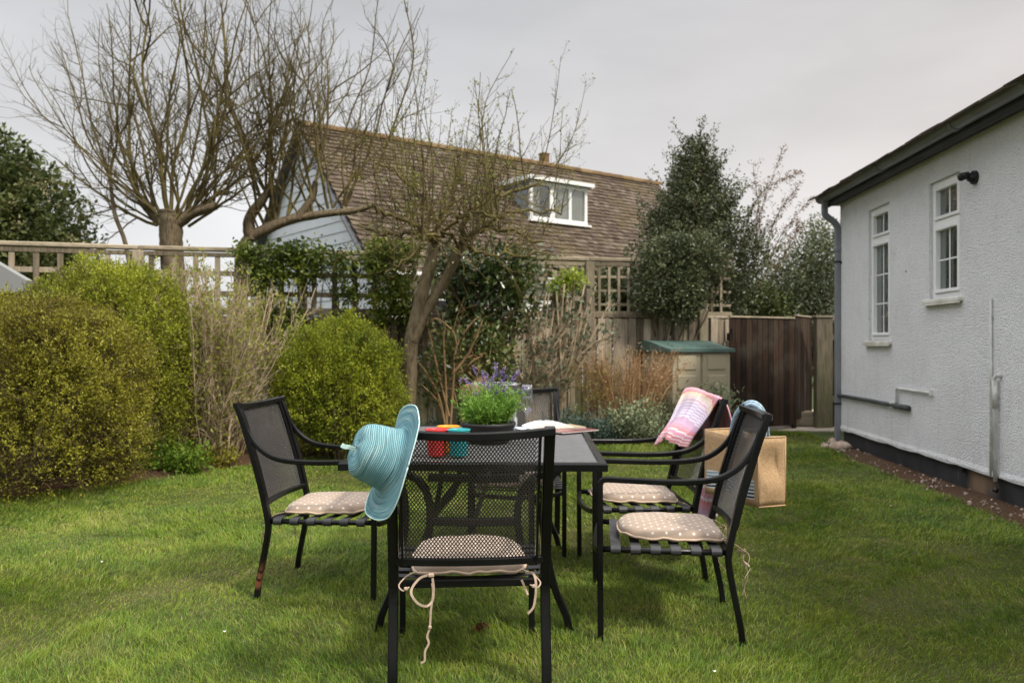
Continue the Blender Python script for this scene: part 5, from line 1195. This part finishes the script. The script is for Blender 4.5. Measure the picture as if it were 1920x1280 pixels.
HX = .265
UP = smooth_path([(0, .36), (-.010, .42), (-.042, .56), (-.088, .72), (-.125, .84), (-.158, .925)], 5)   # (y, z)
LEG = smooth_path([(-.058, 0), (-.046, .09), (-.020, .22), (-.003, .32), (0, .37)], 4)
def back_y(z): return np.interp(z, UP[:, 1], UP[:, 0])
def make_chair():
    t = thing('garden_chair', 'x', 'chair', (0, 0, 0))
    for s in (-1, 1):
        m = MB(); m.sweep([(s * HX, y, z) for y, z in LEG], .024, .034, (1, 0, 0)); m.box((s * HX, -.058, .006), (.027, .036, .014), None, .003); m.build('leg', M['black'], t)
        pth = [(-.128, .855), (-.098, .785), (-.055, .727), (0, .686), (.06, .665), (.14, .655), (.25, .652), (.40, .655), (.478, .657), (.499, .652), (.508, .635)]
        q = smooth_path(pth, 5); xo = s * (HX + .020 * np.clip((q[:, 0] + .128) / .2, 0, 1)); xo = xo - s * .020 * np.clip((q[:, 0] - .2) / .3, 0, 1)
        m = MB(); m.sweep(np.stack([xo, q[:, 0], q[:, 1]], -1), .024, .0165, (1, 0, 0), .45, smooth=False); m.build('armrest', M['black'], t)
        m = MB(); m.sweep([(s * HX, .508, .645), (s * HX, .508, .30), (s * HX, .505, .0)], .024, .024, (1, 0, 0)); m.box((s * HX, .505, .006), (.027, .027, .014), None, .003); m.build('leg', M['black'], t)
    m = MB()
    for s in (-1, 1): m.sweep([(s * HX, y, z) for y, z in UP], .026, .036, (1, 0, 0), .2)
    xs = np.linspace(-HX - .012, HX + .012, 17)
    bow = lambda x: -.036 * (1 - (x / HX) ** 2)
    m.sweep([(x, -.152 + bow(x), .912 - .012 * (1 - (x / HX) ** 2)) for x in xs], .038, .026, (0, 0, 1), .2)
    xi = np.linspace(-HX + .012, HX - .012, 15)
    m.sweep([(x, back_y(.452) + bow(x) * .7, .452) for x in xi], .026, .024, (0, 0, 1), .2)
    m.sweep([(x, .002, .368) for x in (-HX + .012, HX - .012)], .024, .026, (0, 0, 1), .2)
    m.build('back_frame', M['black'], t)
    for s in (-1, 1):   # flat border of the mesh panel
        m = MB(); m.sweep([(s * .232, back_y(z) + bow(.232) - .002, z) for z in np.linspace(.46, .9, 10)], .030, .009, (1, 0, 0), .2)
        m.build('panel_border', M['black'], t)
    W2 = .226; nu = 74; nv = 52
    class S:
        def __call__(s_, i, j):
            x = -W2 + 2 * W2 * i / nu; z = .462 + (.90 - .462) * j / nv; k = (z - .46) / .44
            return np.stack([x, back_y(z) - .036 * (1 - (x / HX) ** 2) * (.7 + .3 * k), z - .012 * (1 - (x / HX) ** 2) * k], -1)
        def normal(s_, i, j):
            n = np.tile(np.array([[0., -1., -.33]]), (len(i), 1)); n[:, 0] = -(-W2 + 2 * W2 * i / nu) * .5; return n / np.linalg.norm(n, axis=1, keepdims=True)
    V, Q = lattice(S(), nu, nv, .0036, .0012, .5)
    np_mesh('back_mesh', V, Q, M['mesh'], t, attr={'v': np.full(len(V), .5)})
    m = MB()
    for s in (-1, 1): m.tube([(s * (HX - .004), .0, .372), (s * (HX - .004), .25, .370), (s * (HX - .004), .505, .374)], .0125, 10)
    m.sweep(smooth_path([(-HX, .50, .372), (-.20, .520, .358), (0, .528, .345), (.20, .520, .358), (HX, .50, .372)], 5), .022, .022, (0, 0, 1), .3)
    m.build('seat_frame', M['black'], t)
    for k, y in enumerate((.045, .125, .205, .285, .365, .445)):
        m = MB(); G = []; r = .0150; pr = []
        for a in np.linspace(-math.pi * .5, math.pi * .5, 7)[::1]: pr.append((-(HX - .004) - math.cos(a) * r, .372 + math.sin(a) * r))
        for x in np.linspace(-.22, .22, 9): pr.append((x, .388 - .014 * (1 - (x / .24) ** 2)))
        for a in np.linspace(math.pi * .5, -math.pi * .5, 7): pr.append(((HX - .004) + math.cos(a) * r, .372 + math.sin(a) * r))
        w_ = .020
        m.grid([[(x, y - w_, z) for x, z in pr], [(x, y + w_, z) for x, z in pr]]); m.grid([[(x, y - w_, z - .003) for x, z in pr], [(x, y + w_, z - .003) for x, z in pr]])
        for yy in (y - w_, y + w_): m.grid([[(x, yy, z) for x, z in pr], [(x, yy, z - .003) for x, z in pr]])
        m.build('seat_strap', M['strap'], t)
    return t
CH = CH
chair = make_chair()
CG = 'black mesh garden chairs around the table'
def put(c, loc, rz, label, group=CG):
    c.location = loc; c.rotation_euler = (0, 0, R(rz)); c['label'] = label; c['group'] = group
    MW[c.name] = Matrix.Translation(Vector(loc)) @ Matrix.Rotation(R(rz), 4, 'Z'); return c
put(chair, (-.148, 2.90, 0), 4, 'nearest black mesh chair seen from behind with the aqua hat on its corner')
SPOTS = {'front': ((-.148, 2.90, 0), 4), 'left': ((-1.118, 4.155, 0), -96), 'rnear': ((.890, 3.562, 0), 84), 'rfar': ((.903, 4.436, 0), 94), 'back': ((.02, 5.15, 0), 181)}
LABS = {'left': 'black mesh chair on the left of the table in front of the ball shrub', 'rnear': 'black mesh chair nearest on the right with the jute bag hanging behind it',
        'rfar': 'black mesh chair on the right with a pink striped towel over its back', 'back': 'black mesh chair at the far end of the table behind the wine glass'}
CC = {'front': chair}
for k in ('left', 'rnear', 'rfar', 'back'):
    c = copy_tree(chair); CC[k] = put(c, *SPOTS[k], LABS[k])
for o in CC['left'].children:      # rusty foot of the left chair (its near rear leg)
    if o.name.startswith('leg') and min(v.co.x for v in o.data.vertices) > .2 and min(v.co.y for v in o.data.vertices) < 0:
        o.data = o.data.copy(); o.data.materials[0] = M['black_rust']; o['label'] = 'black leg with a rusty patch near the foot'

# cushions
def make_cushion():
    t = thing('seat_cushion', 'x', 'cushion', (0, 0, 0)); rng = np.random.default_rng(2)
    n = 64; th = np.arange(n) / n * 2 * math.pi
    def outline(a):
        c, s = np.cos(a), np.sin(a); p = np.where(s < 0, 7.0, 2.9)
        k = (np.abs(c) ** p + np.abs(s) ** p) ** (-1 / p); return c * k * .205 * (1 + .02 * s), s * k * .215
    ox, oy = outline(th)
    wav = .003 * np.sin(th * 9) + .002 * np.sin(th * 17 + 1)
    rings = [(0.02, .052), (.3, .052), (.55, .051), (.78, .048), (.90, .042), (.97, .030), (1.0, .012), (1.0, -.004), (.93, -.010), (.6, -.012), (.02, -.012)]
    G = [[(ox[i] * r, oy[i] * r, z * .82 + (wav[i] if r > .9 else 0) + .002 * math.sin(ox[i] * r * 40) * math.sin(oy[i] * r * 33 + 1)) for i in range(n)] for r, z in rings]
    m = MB(); m.grid(G, closed=True); m.build('pad', M['cushion'], t)
    m = MB(); q = np.stack([ox * 1.012, oy * 1.012, .003 + wav * 1.0 + rng.normal(0, .0008, n)], -1); q = np.vstack([q, q[:1]]); m.tube(q, .0052, 7); m.build('piping', M['piping'], t)
    return t
def ribbon(m, pts, w_=.009):
    q = smooth_path(pts, 6); m.sweep(q, w_, .0014, (0, 1, 0), .1)
cush = make_cushion()
CL = {'front': 'polka dot cushion seen through the mesh back of the nearest chair', 'left': 'taupe polka dot cushion on the left chair', 'rnear': 'taupe polka dot cushion on the nearest right hand chair with a small white tag',
      'rfar': 'taupe polka dot cushion on the chair with the towel', 'back': 'polka dot cushion on the far chair tucked under the table'}
CU = {}
for i, k in enumerate(('front', 'left', 'rnear', 'rfar', 'back')):
    c = cush if i == 0 else copy_tree(cush); (lx, ly, _), rz = SPOTS[k]; a = R(rz)
    yo = {'front': .235, 'left': .245, 'rnear': .215, 'rfar': .265, 'back': .25}[k]; xo = {'rnear': .02, 'left': -.01}.get(k, 0)
    loc = (lx + math.cos(a) * xo - math.sin(a) * yo, ly + math.sin(a) * xo + math.cos(a) * yo, .399)
    c.location = loc; c.rotation_euler = (R(1.0), 0, a + R({'rnear': 2, 'rfar': -3, 'left': 2}.get(k, 0))); c['label'] = CL[k]; c['group'] = 'polka dot seat cushions'; CU[k] = c
    MW[c.name] = Matrix.Translation(Vector(loc)) @ Matrix.Rotation(a, 4, 'Z')
    # ties at the two rear corners
    r2 = np.random.default_rng(40 + i)
    for s in (-1, 1):
        m = MB(); x0 = s * .19
        m.tube(smooth_path([(x0, -.20, .005), (x0 + s * .03, -.235, .0), (x0 + s * .055, -.27, -.02), (x0 + s * .04, -.285, -.035), (x0 + s * .02, -.262, -.03)], 5), .0028, 5)
        m.box((x0 + s * .03, -.285, -.028), (.013, .010, .012), None, .003)
        if not (k == 'front'):
            for q in range(2):
                l_ = r2.uniform(.10, .20) if k != 'back' else .12; z = -.03; pts = [(x0 + s * .03, -.287, z)]
                for u in range(5): pts.append((x0 + s * .03 + r2.normal(0, .012), -.287 + r2.normal(0, .012), z - l_ * (u + 1) / 5))
                ribbon(m, pts)
            ribbon(m, [(x0 + s * .03, -.287, -.03), (x0 + s * .05, -.30, -.05), (x0 + s * .055, -.29, -.085), (x0 + s * .03, -.28, -.075), (x0 + s * .03, -.287, -.03)])
        m.build('tie', M['tie'], c)
m = MB(); d = 2.83   # loops of ribbon hanging from the near chair's cushion
def PW(px, py, dd): v = P(px, py, dd); return (v.x, v.y, v.z)
ribbon(m, [PW(806, 1074, d), PW(788, 1080, d), PW(773, 1098, d - .01), PW(772, 1112, d - .02), PW(784, 1128, d - .02), PW(800, 1133, d - .01), PW(811, 1122, d), PW(813, 1100, d), PW(811, 1080, d)], .008)
ribbon(m, [PW(810, 1090, d + .01), PW(812, 1110, d), PW(808, 1140, d), PW(806, 1172, d), PW(801, 1190, d), PW(804, 1203, d), PW(797, 1218, d), PW(796, 1236, d), PW(789, 1240, d)], .007)
m.box(PW(806, 1173, d), (.012, .008, .012), None, .003); m.box(PW(808, 1075, d), (.022, .012, .014), None, .004)
m.build('tie', M['tie'], CU['front'], world=True)
m = MB(); ribbon(m, [PW(985, 1070, d + .05), PW(1000, 1072, d + .02), PW(1005, 1090, d), PW(1004, 1115, d), PW(1000, 1135, d), PW(990, 1147, d)], .008); ribbon(m, [PW(978, 1084, d + .03), PW(985, 1100, d + .04), PW(990, 1112, d + .03)], .007)
m.build('tie', M['tie'], CU['front'], world=True)
m = MB(); v = MW[CU['rnear'].name]; m.add([(-.13, -.208, .012), (-.17, -.213, .010), (-.165, -.226, -.020), (-.125, -.222, -.016)], [(0, 1, 2, 3)]); m.build('care_tag', M['paper'], CU['rnear'])

# ---------------------------------------------------------------- table
tb = thing('garden_table', 'black metal rectangular garden table with mesh top and curved legs', 'table', (-.142, 4.15, 0), -R(1.4))
TX, TY = .55, .79
m = MB(); pr = [(.0, .688), (.0, .715), (.006, .722), (.030, .722), (.034, .712), (.034, .700), (.012, .688)]
for (ax, sgn) in (('x', -1), ('x', 1), ('y', -1), ('y', 1)):
    G = []
    for e_ in (-1, 1):
        row = []
        for (o, z) in pr + [pr[0]]:
            if ax == 'y': row.append((e_ * (TX - o), sgn * (TY - o), z))
            else: row.append((sgn * (TX - o), e_ * (TY - o), z))
        G.append(row)
    m.grid(G, smooth=False)
m.build('rim', M['black'], tb)
nu, nv = 176, 104
class S2:
    def __call__(s_, i, j): return np.stack([-(TX - .033) + 2 * (TX - .033) * i / nu, -(TY - .033) + 2 * (TY - .033) * j / nv, np.full(len(i), .7145)], -1)
    def normal(s_, i, j): return np.tile(np.array([[0, 0, 1.]]), (len(i), 1))
V, Q = lattice(S2(), nu, nv, .0042, .0014, .22); np_mesh('table_top', V, Q, M['tabletop'], tb, attr={'v': np.full(len(V), .5)})
m = MB()
for y in (-.40, 0, .40): m.box((0, y, .696), (2 * TX - .07, .025, .016), None, .003)
m.box((0, 0, .6945), (.025, 2 * TY - .07, .013), None, .003)
m.build('top_support', M['black'], tb)
for sx in (-1, 1):
    for sy in (-1, 1):
        yb = sy * .70
        m = MB(); m.sweep(smooth_path([(sx * .36, yb, .688), (sx * .328, yb, .66), (sx * .300, yb, .60), (sx * .286, yb, .48), (sx * .305, yb, .33), (sx * .338, yb * 1.0, .19), (sx * .383, yb, .08), (sx * .402, yb, .0)], 5), .030, .040, (0, 1, 0), .3)
        m.box((sx * .402, yb, .008), (.04, .03, .018), None, .004); lg = m.build('leg', M['black'], tb)
        m = MB(); m.sweep(smooth_path([(sx * .340, yb - sy * .004, .19), (sx * .27, yb, .275), (sx * .20, yb, .37), (sx * .182, yb, .50), (sx * .205, yb, .60), (sx * .26, yb, .652), (sx * .32, yb, .665)], 5), .03, .032, (0, 1, 0), .3); m.build('leg_brace', M['black'], lg)
for sy in (-1, 1):
    m = MB(); yb = sy * .70
    for z in (.648, .466): m.sweep([(-.19, yb, z), (0, yb, z - .004), (.19, yb, z)], .030, .034, (0, 0, 1), .3)
    m.sweep([(-.19, yb, .465), (-.06, yb, .645)], .018, .018, (0, 1, 0), .3)
    m.build('crossbar', M['black'], tb)
m = MB(); m.sweep([(0, -.70, .462), (0, .70, .462)], .02, .02, (0, 0, 1), .3); m.build('stretcher', M['black'], tb)

# ---------------------------------------------------------------- things on the table
ZT = .7235
def cup(mat, label, X, Y, r=.050, h=.115, tilt=(0, 0)):
    m = MB(); pf = [(.0, .0), (r * .70, .0), (r * .74, .004), (r * .97, h - .006), (r * 1.03, h - .003), (r * 1.03, h), (r * .97, h), (r * .95, h - .008), (r * .70, .006), (0, .005)]
    m.lathe(pf, k=40); o = m.build('cup', M[mat]); o.location = (X, Y, ZT); o.rotation_euler = (tilt[0], tilt[1], 0)
    return props(o, label, 'cup', 'plastic cups on the table')
cup('cupred', 'coral red plastic cup on the table beside the aqua hat', -.325, 3.565)
cup('cupteal', 'teal plastic cup on the table next to the red cup', -.230, 3.555)
cup('cuporange', 'orange plastic cup standing behind the red and teal cups', -.285, 3.70, tilt=(0, 0))
pp = thing('potted_plant', 'black bowl planted with bright green foliage and purple lavender flowers on the table', 'potted plant', (-.118, 4.10, ZT))
m = MB(); m.lathe([(.0, 0), (.105, 0), (.112, .006), (.132, .078), (.137, .082), (.137, .094), (.128, .094), (.126, .084), (.10, .07), (0, .07)], k=48); m.build('bowl', M['bowl'], pp)
m = MB(); m.lathe([(0, .082), (.06, .084), (.125, .078)], k=30); m.build('soil', M['soilpot'], pp)
m = MB(); m.tube([(.05, -.131, .055), (.05, -.137, .055)], .006, 8, smooth=False); m.build('rivet', M['paper'], pp)
rng = np.random.default_rng(14); pol = []; Q = []; QD = []
for k in range(150):
    a = rng.uniform(0, 6.28); r0 = rng.random() ** .5 * .09; lean = r0 / .09
    p0 = np.array([-.114 + math.cos(a) * r0, 4.10 + math.sin(a) * r0, ZT + .08]); ln = rng.uniform(.07, .215) * (1.1 - .25 * lean)
    b = branch(p0, (math.cos(a) * lean * .42, math.sin(a) * lean * .42, .95), ln, 7, rng, .12, -.02); pol.append((b, .0013, .0008))
    for i in range(2, 8):
        for _ in range(9): Q.append(b[i] + rng.normal(0, .006, 3)); QD.append(b[i] - b[i - 1])
tubes('stems', pol, LM['weed'], pp, sides=4)
QD = np.array(QD); QD /= np.linalg.norm(QD, axis=1, keepdims=True)
LM['fern'] = mat_leaf('bright_herb_leaf', [(0, (.045, .13, .02)), (.35, (.12, .27, .03)), (.7, (.28, .46, .07)), (1, (.50, .62, .20))], 14, .4, .4, .4, .5)
leaf_mesh('foliage', np.array(Q), .024, LM['fern'], pp, up=.3, aspect=.20, seed=4, dirs=QD, dbias=.35)
pol = []; Q = []; QD = []
tips = [(838, 708), (888, 690), (905, 706), (912, 702), (930, 682), (932, 693), (945, 692), (925, 704), (940, 715), (933, 735), (924, 726), (893, 738), (962, 712), (985, 726), (968, 700), (915, 722), (950, 728), (960, 735), (905, 716), (872, 712), (936, 725), (920, 712), (978, 735), (948, 705)]
for i, (px, py) in enumerate(tips[1:]):
    dd = 4.10 + rng.uniform(-.07, .07); tp = np.array(W(px, py, dd)); b0 = np.array([-.114 + (tp[0] + .114) * .35, 4.10, ZT + .12])
    arc = max(tp[2], b0[2]) + .03 * rng.random(); mid = (b0 + tp) / 2 + np.array([0, 0, .045]); q = smooth_path([b0, mid, tp], 6); pol.append((q, .0011, .0008))
    dirv = q[-1] - q[-3]; dirv /= np.linalg.norm(dirv)
    for s_ in np.linspace(-.034, .006, 10):
        for _ in range(5): Q.append(tp + dirv * s_ + rng.normal(0, .0035, 3)); QD.append(rng.normal(0, 1, 3))
for (pts) in ([(892, 735), (885, 715), (872, 705), (864, 712)], [(950, 720), (960, 700), (968, 696), (972, 697)], [(905, 735), (900, 712), (905, 700)], [(955, 735), (940, 712), (938, 700)], [(962, 745), (985, 762), (990, 770)]):
    q = smooth_path([W(x, y, 4.08) for x, y in pts], 6); pol.append((q, .0012, .0008))
    tp = q[-1]
    for _ in range(30): Q.append(tp + rng.normal(0, 1, 3) * (.004, .004, .008)); QD.append(rng.normal(0, 1, 3))
tubes('flower_stems', pol, mat_leaf('pale_stem', [(0, (.20, .28, .10)), (1, (.35, .42, .20))], 5, .2), pp, sides=4)
leaf_mesh('flowers', np.array(Q), .0085, mat_leaf('lavender_petal', [(0, (.10, .07, .20)), (.5, (.22, .15, .38)), (1, (.46, .38, .60))], 20, .25, .6, .2), pp, up=.2, aspect=.6, seed=6)

m = MB(); r1, r2, h = .142, .118, .262
m.lathe([(0, 0), (r2, 0), (r2 + .003, .01), (r1, h - .002), (r1 - .001, h), (r1 - .004, h), (r1 - .005, h - .003), (r2 - .004, .014), (r2 - .01, .008), (0, .008)], k=64); rm_ = MB(); rm_.tube([(math.cos(a) * r1, math.sin(a) * r1, h) for a in np.linspace(0, 6.2832, 49)], .0030, 8)
o = m.build('glass_vase', M['glassthin']); o.location = (-.095, 4.56, ZT); props(o, 'large clear glass bucket standing behind the lavender pot', 'vase'); rm_.build('rim', M['glass'], o)
wg = thing('champagne_flute', 'clear stemmed glass half full of sparkling drink on the table right of the lavender', 'glass', (.079, 4.33, ZT))
m = MB(); m.lathe([(0, .0), (.032, 0), (.033, .002), (.02, .004), (.006, .008), (.0035, .02), (.0035, .10), (.006, .112), (.018, .128), (.027, .15), (.0305, .185), (.0300, .225), (.0275, .268), (.0262, .268), (.0285, .225), (.029, .185), (.0255, .152), (.016, .131), (.003, .120), (0, .119)], k=40); m.build('glass', M['glassflute'], wg)
m = MB(); m.lathe([(0, .1195), (.003, .1205), (.0158, .1315), (.0253, .1525), (.0287, .185), (.0286, .208), (.0, .2085)], k=40); m.build('drink', M['drink'], wg)
# open book, magazines, napkin
bk = thing('book', 'thick open paperback book lying on the table right of the champagne glass', 'book', (.205, 4.73, ZT), R(14))
m = MB()
for s in (-1, 1):
    pr = [(0, .004), (0, .030), (s * .012, .037), (s * .05, .034), (s * .10, .022), (s * .128, .012), (s * .130, .004)]
    m.grid([[(x, y, z) for x, z in pr] for y in (-.095, .095)], smooth=False)
    for y in (-.095, .095): m.add([(x, y, z) for x, z in pr], [tuple(range(len(pr)))])
m.build('pages', M['paper'], bk)
m = MB(); m.box((0, 0, .002), (.27, .20, .004)); m.build('cover', mat_noise('pale_blue_cover', (.36, .47, .55), (.42, .53, .6), 8, .4, .02, .001, .4), bk)
def mag(label, X, Y, z, rz, c1, c2, sz=(.20, .27, .006)):
    t = thing('magazine', label, 'magazine', (X, Y, z), R(rz), 'magazines on the table'); m = MB(); m.box((0, 0, sz[2] / 2), (sz[0], sz[1], sz[2] - .0016)); m.build('pages', M['paper'], t)
    m = MB(); m.box((0, 0, sz[2] - .0005), (sz[0] + .002, sz[1] + .002, .0012)); m.box((0, 0, .0004), (sz[0] + .002, sz[1] + .002, .0008)); m.build('cover', mat_noise('cover', c1, c2, 9, .25, .02, .001, .5), t)
mag('white edged magazine with a dark and red cover at the right edge of the table', .315, 4.60, ZT, -52, (.06, .06, .07), (.30, .05, .05))
mag('magazine with a yellowish cover on top of the white edged one', .262, 4.72, ZT + .007, -66, (.40, .30, .16), (.55, .47, .33), (.19, .26, .005))
nk = MB(); nk.grid([[(-.06 + .12 * i / 6, -.05 + .1 * j / 6, .004 + .004 * math.sin(i * 1.3 + j)) for j in range(7)] for i in range(7)]); o = nk.build('napkin', mat_noise('pale_blue_paper', (.50, .60, .74), (.66, .73, .82), 12, .8, .1, .001, .2)); o.location = (.045, 4.68, ZT + .002)
props(o, 'pale blue paper napkin by the foot of the champagne glass', 'napkin')

# ---------------------------------------------------------------- hats
def hat(name, label, c, axis, up, scale, mat, wav, phase, tail=None, tip=0.0):
    t = thing(name, label, 'hat', c); a = Vector(axis).normalized(); u = Vector(up); u = (u - a * u.dot(a)).normalized(); s_ = u.cross(a)
    Mx = np.array([[s_.x, u.x, a.x], [s_.y, u.y, a.y], [s_.z, u.z, a.z]])
    pf = smooth_path([(0.001, .128), (.04, .129), (.068, .125), (.086, .111), (.095, .080), (.100, .042), (.105, .010), (.114, -.004), (.135, -.010), (.165, -.014), (.195, -.018), (.214, -.022)], 5)
    ln = np.concatenate([[0], np.cumsum(np.linalg.norm(np.diff(pf, axis=0), axis=1))]); vv = ln / ln[-1]
    n = 96; th = np.arange(n) / n * 2 * math.pi; G = []; A = []
    for (r, z), v in zip(pf, vv):
        k = max(0, (r - .105) / .107) if v > .5 else 0
        dz = k * (wav * np.cos(2 * th + phase) + wav * .35 * np.cos(3 * th + phase * 1.7) + tip * np.clip(np.cos(th - .1), 0, 1) ** 1.3) + .002 * np.sin(th * 5 + v * 9)
        rr_ = r * (1 + .03 * np.cos(2 * th + 1) * (1 if v < .6 else .3)) * (1 - .10 * k * abs(np.cos(2 * th + phase)))
        G.append(np.stack([np.cos(th) * rr_, np.sin(th) * rr_, z + dz], -1)); A.append(np.full(n, v))
    G = np.array(G) * scale @ Mx.T
    # front and back skins give the straw its thickness
    m = MB(); k0 = m.n; m.grid(G, closed=True, a=np.concatenate(A))
    G2 = G - np.array(a) * .0022; m.grid(G2, closed=True, a=np.concatenate(A))
    m.grid(np.array([G[-1], G2[-1]]), closed=True, a=1.0); m.build('straw', mat, t)
    m = MB(); q = np.vstack([G[-1], G[-1][:1]]); m.tube(q, .0022, 6); m.build('brim_edge', mat_noise('hat_edge', (.40, .62, .62), (.62, .78, .76), 30, .7, .1, .001, .2) if tail else mat, t)
    if tail:
        m = MB(); q = smooth_path([Vector(p) - Vector(c) for p in tail], 6); m.sweep(q, .014, .002, (0, 1, 0), .2); m.build('ribbon', mat_noise('hat_ribbon', (.45, .68, .66), (.6, .78, .75), 30, .7, .1, .001, .2), t)
    return t
hat('sun_hat', 'aqua blue wide brimmed straw sun hat hung on the nearest chair', (-.392, 2.695, .826), (-.84, -.40, .38), (0, 0, 1), 1.0, M['hatblue'], .020, 3.3, tip=.045,
    tail=[PW(664, 842, 2.6), PW(654, 838, 2.58), PW(646, 837, 2.57), PW(640, 834, 2.57)])
hat('sun_hat', 'brown straw hat hung on the far chair behind the glass bucket', (-.235, 5.26, .875), (-.86, -.42, .30), (0, 0, 1), .68, M['hatbrown'], .030, 1.9)

# ---------------------------------------------------------------- towel
rows = [[(1226, 834, 4.66), (1238, 829, 4.62), (1250, 819, 4.52), (1252, 826, 4.46), (1268, 833, 4.42), (1286, 839, 4.34)],
        [(1233, 818, 4.68), (1246, 812, 4.62), (1256, 806, 4.52), (1262, 810, 4.46), (1280, 816, 4.40), (1297, 820, 4.33)],
        [(1250, 794, 4.70), (1262, 790, 4.63), (1274, 789, 4.55), (1284, 794, 4.47), (1298, 798, 4.40), (1312, 800, 4.31)],
        [(1263, 768, 4.72), (1276, 764, 4.65), (1290, 766, 4.58), (1301, 772, 4.48), (1315, 777, 4.40), (1329, 779, 4.29)],
        [(1277, 741, 4.735), (1288, 738, 4.68), (1303, 744, 4.58), (1318, 751, 4.48), (1332, 755, 4.38), (1343, 759, 4.26)],
        [(1287, 729, 4.76), (1298, 727, 4.70), (1312, 733, 4.60), (1328, 738, 4.48), (1342, 742, 4.37), (1354, 748, 4.22)],
        [(1306, 738, 4.77), (1317, 738, 4.71), (1330, 743, 4.61), (1345, 750, 4.49), (1357, 757, 4.37), (1367, 765, 4.22)],
        [(1318, 790, 4.78), (1330, 792, 4.71), (1344, 795, 4.61), (1357, 800, 4.50), (1368, 806, 4.38), (1376, 812, 4.28)],
        [(1320, 860, 4.79), (1333, 862, 4.72), (1344, 862, 4.62), (1352, 865, 4.52), (1358, 868, 4.42), (1366, 870, 4.32)],
        [(1308, 920, 4.78), (1322, 926, 4.70), (1330, 930, 4.60), (1340, 930, 4.50), (1346, 930, 4.40), (1352, 925, 4.32)],
        [(1306, 962, 4.74), (1318, 968, 4.68), (1328, 972, 4.58), (1338, 974, 4.50), (1342, 965, 4.40), (1346, 955, 4.34)]]
C_ = np.array([[W(*p) for p in r] for r in rows]); C_ = np.array([smooth_path(r, 8) for r in C_]); C_ = np.array([smooth_path(C_[:, j], 8) for j in range(C_.shape[1])]).transpose(1, 0, 2)
nr, ncl, _ = C_.shape
ii, jj = np.meshgrid(np.arange(nr) / nr, np.arange(ncl) / ncl, indexing='ij')
C_[..., 1] -= .019 * np.sin(jj * 15 + ii * 5 + .6) * (1 - np.abs(ii - .45) * .8); C_[..., 0] += .010 * np.sin(jj * 34 + ii * 4) * (.3 + np.abs(ii - .45) * 1.4) + .003 * np.sin(jj * 71 + ii * 9); C_[..., 1] += .005 * np.sin(jj * 27 + 2)
m = MB(); m.grid(C_, a=(ii * 1.28 + .16 * np.clip(ii * (1 - ii) * 4, 0, 1) * ((2 * jj - 1) ** 2 - .4) * (ii < .5) + .03 * np.sin(jj * 3.1) * (1 - ii)).ravel()); o = m.build('towel', M['towel'], loc=tuple(C_[nr // 2, ncl // 2]))
sm = o.modifiers.new('thickness', 'SOLIDIFY'); sm.thickness = .006; sm.offset = 0
props(o, 'pink white and lilac striped towel draped over the back of the far right hand chair', 'towel')

# ---------------------------------------------------------------- jute bag
bg_ = thing('tote_bag', 'jute bag with blue wave stripes and rope handles hung behind the near right chair', 'bag', (1.109, 3.72, .470), math.atan2(.932, -.363))
BL, BW, BH = .405, .150, .312
def panel(m, f, nu=14, nv=12, amp=.004, ph=0):
    m.grid([[tuple(np.array(f(u, v)) + amp * np.array([math.sin(v * 7 + ph), math.sin(u * 9 + v * 4 + ph), .4 * math.sin(u * 5)]) * (u * (1 - u) * v * (1 - v) * 8)) for u in np.linspace(0, 1, nu)] for v in np.linspace(0, 1, nv)])
m = MB(); panel(m, lambda u, v: (u * BL, .006 * math.sin(u * 8), v * BH - .014 * v * math.sin(u * math.pi)), ph=1); o = m.build('front_panel', M['jutestripe'], bg_); q = o.modifiers.new('thickness', 'SOLIDIFY'); q.thickness = .003
m = MB(); panel(m, lambda u, v: (u * BL, -BW, v * BH - .016 * v * math.sin(u * math.pi)), ph=2); panel(m, lambda u, v: (0, -u * BW, v * BH), amp=.040, ph=3.4); panel(m, lambda u, v: (BL, -u * BW, v * BH), amp=.02, ph=4.4); panel(m, lambda u, v: (u * BL, -v * BW, 0.0), amp=-.01, ph=.3)
o = m.build('side_panels', M['jute'], bg_); q = o.modifiers.new('thickness', 'SOLIDIFY'); q.thickness = .003
m = MB()
for (x, y) in ((0, 0), (0, -BW), (BL, 0), (BL, -BW)): m.tube([(x, y, 0), (x + .001, y, BH / 2), (x, y, BH)], .0032, 6)
sg = lambda k: [(BL * u, .006 * math.sin(u * 8), (BH - .014 * math.sin(u * math.pi)) if k else 0) for u in np.linspace(0, 1, 9)]
for k in (0, 1): m.tube(sg(k), .0032, 6); z = BH * k; m.tube([(BL, 0, z), (BL, -BW, z)], .0032, 6); m.tube([(BL * (1 - u), -BW, z - (.016 * math.sin(u * math.pi) if k else 0)) for u in np.linspace(0, 1, 9)], .0032, 6); m.tube([(0, -BW, z), (0, 0, z)], .0032, 6)
m.build('seam', mat_noise('jute_seam', (.42, .28, .15), (.58, .41, .25), 40, .9, .3, .002, .1), bg_)
for pts in ([PW(1369, 828, 3.93), PW(1373, 800, 3.90), PW(1381, 775, 3.86), PW(1395, 759, 3.82), PW(1411, 754, 3.78), PW(1427, 764, 3.76), PW(1436, 788, 3.82), PW(1440, 822, 3.88)],
            [PW(1398, 826, 3.82), PW(1389, 806, 3.84), PW(1385, 786, 3.84), PW(1392, 768, 3.81), PW(1405, 759, 3.78), PW(1420, 763, 3.75), PW(1432, 782, 3.76), PW(1434, 822, 3.80)]):
    m = MB(); m.tube(smooth_path(pts, 7), .0105, 10); m.build('handle', M['rope'], bg_, world=True)
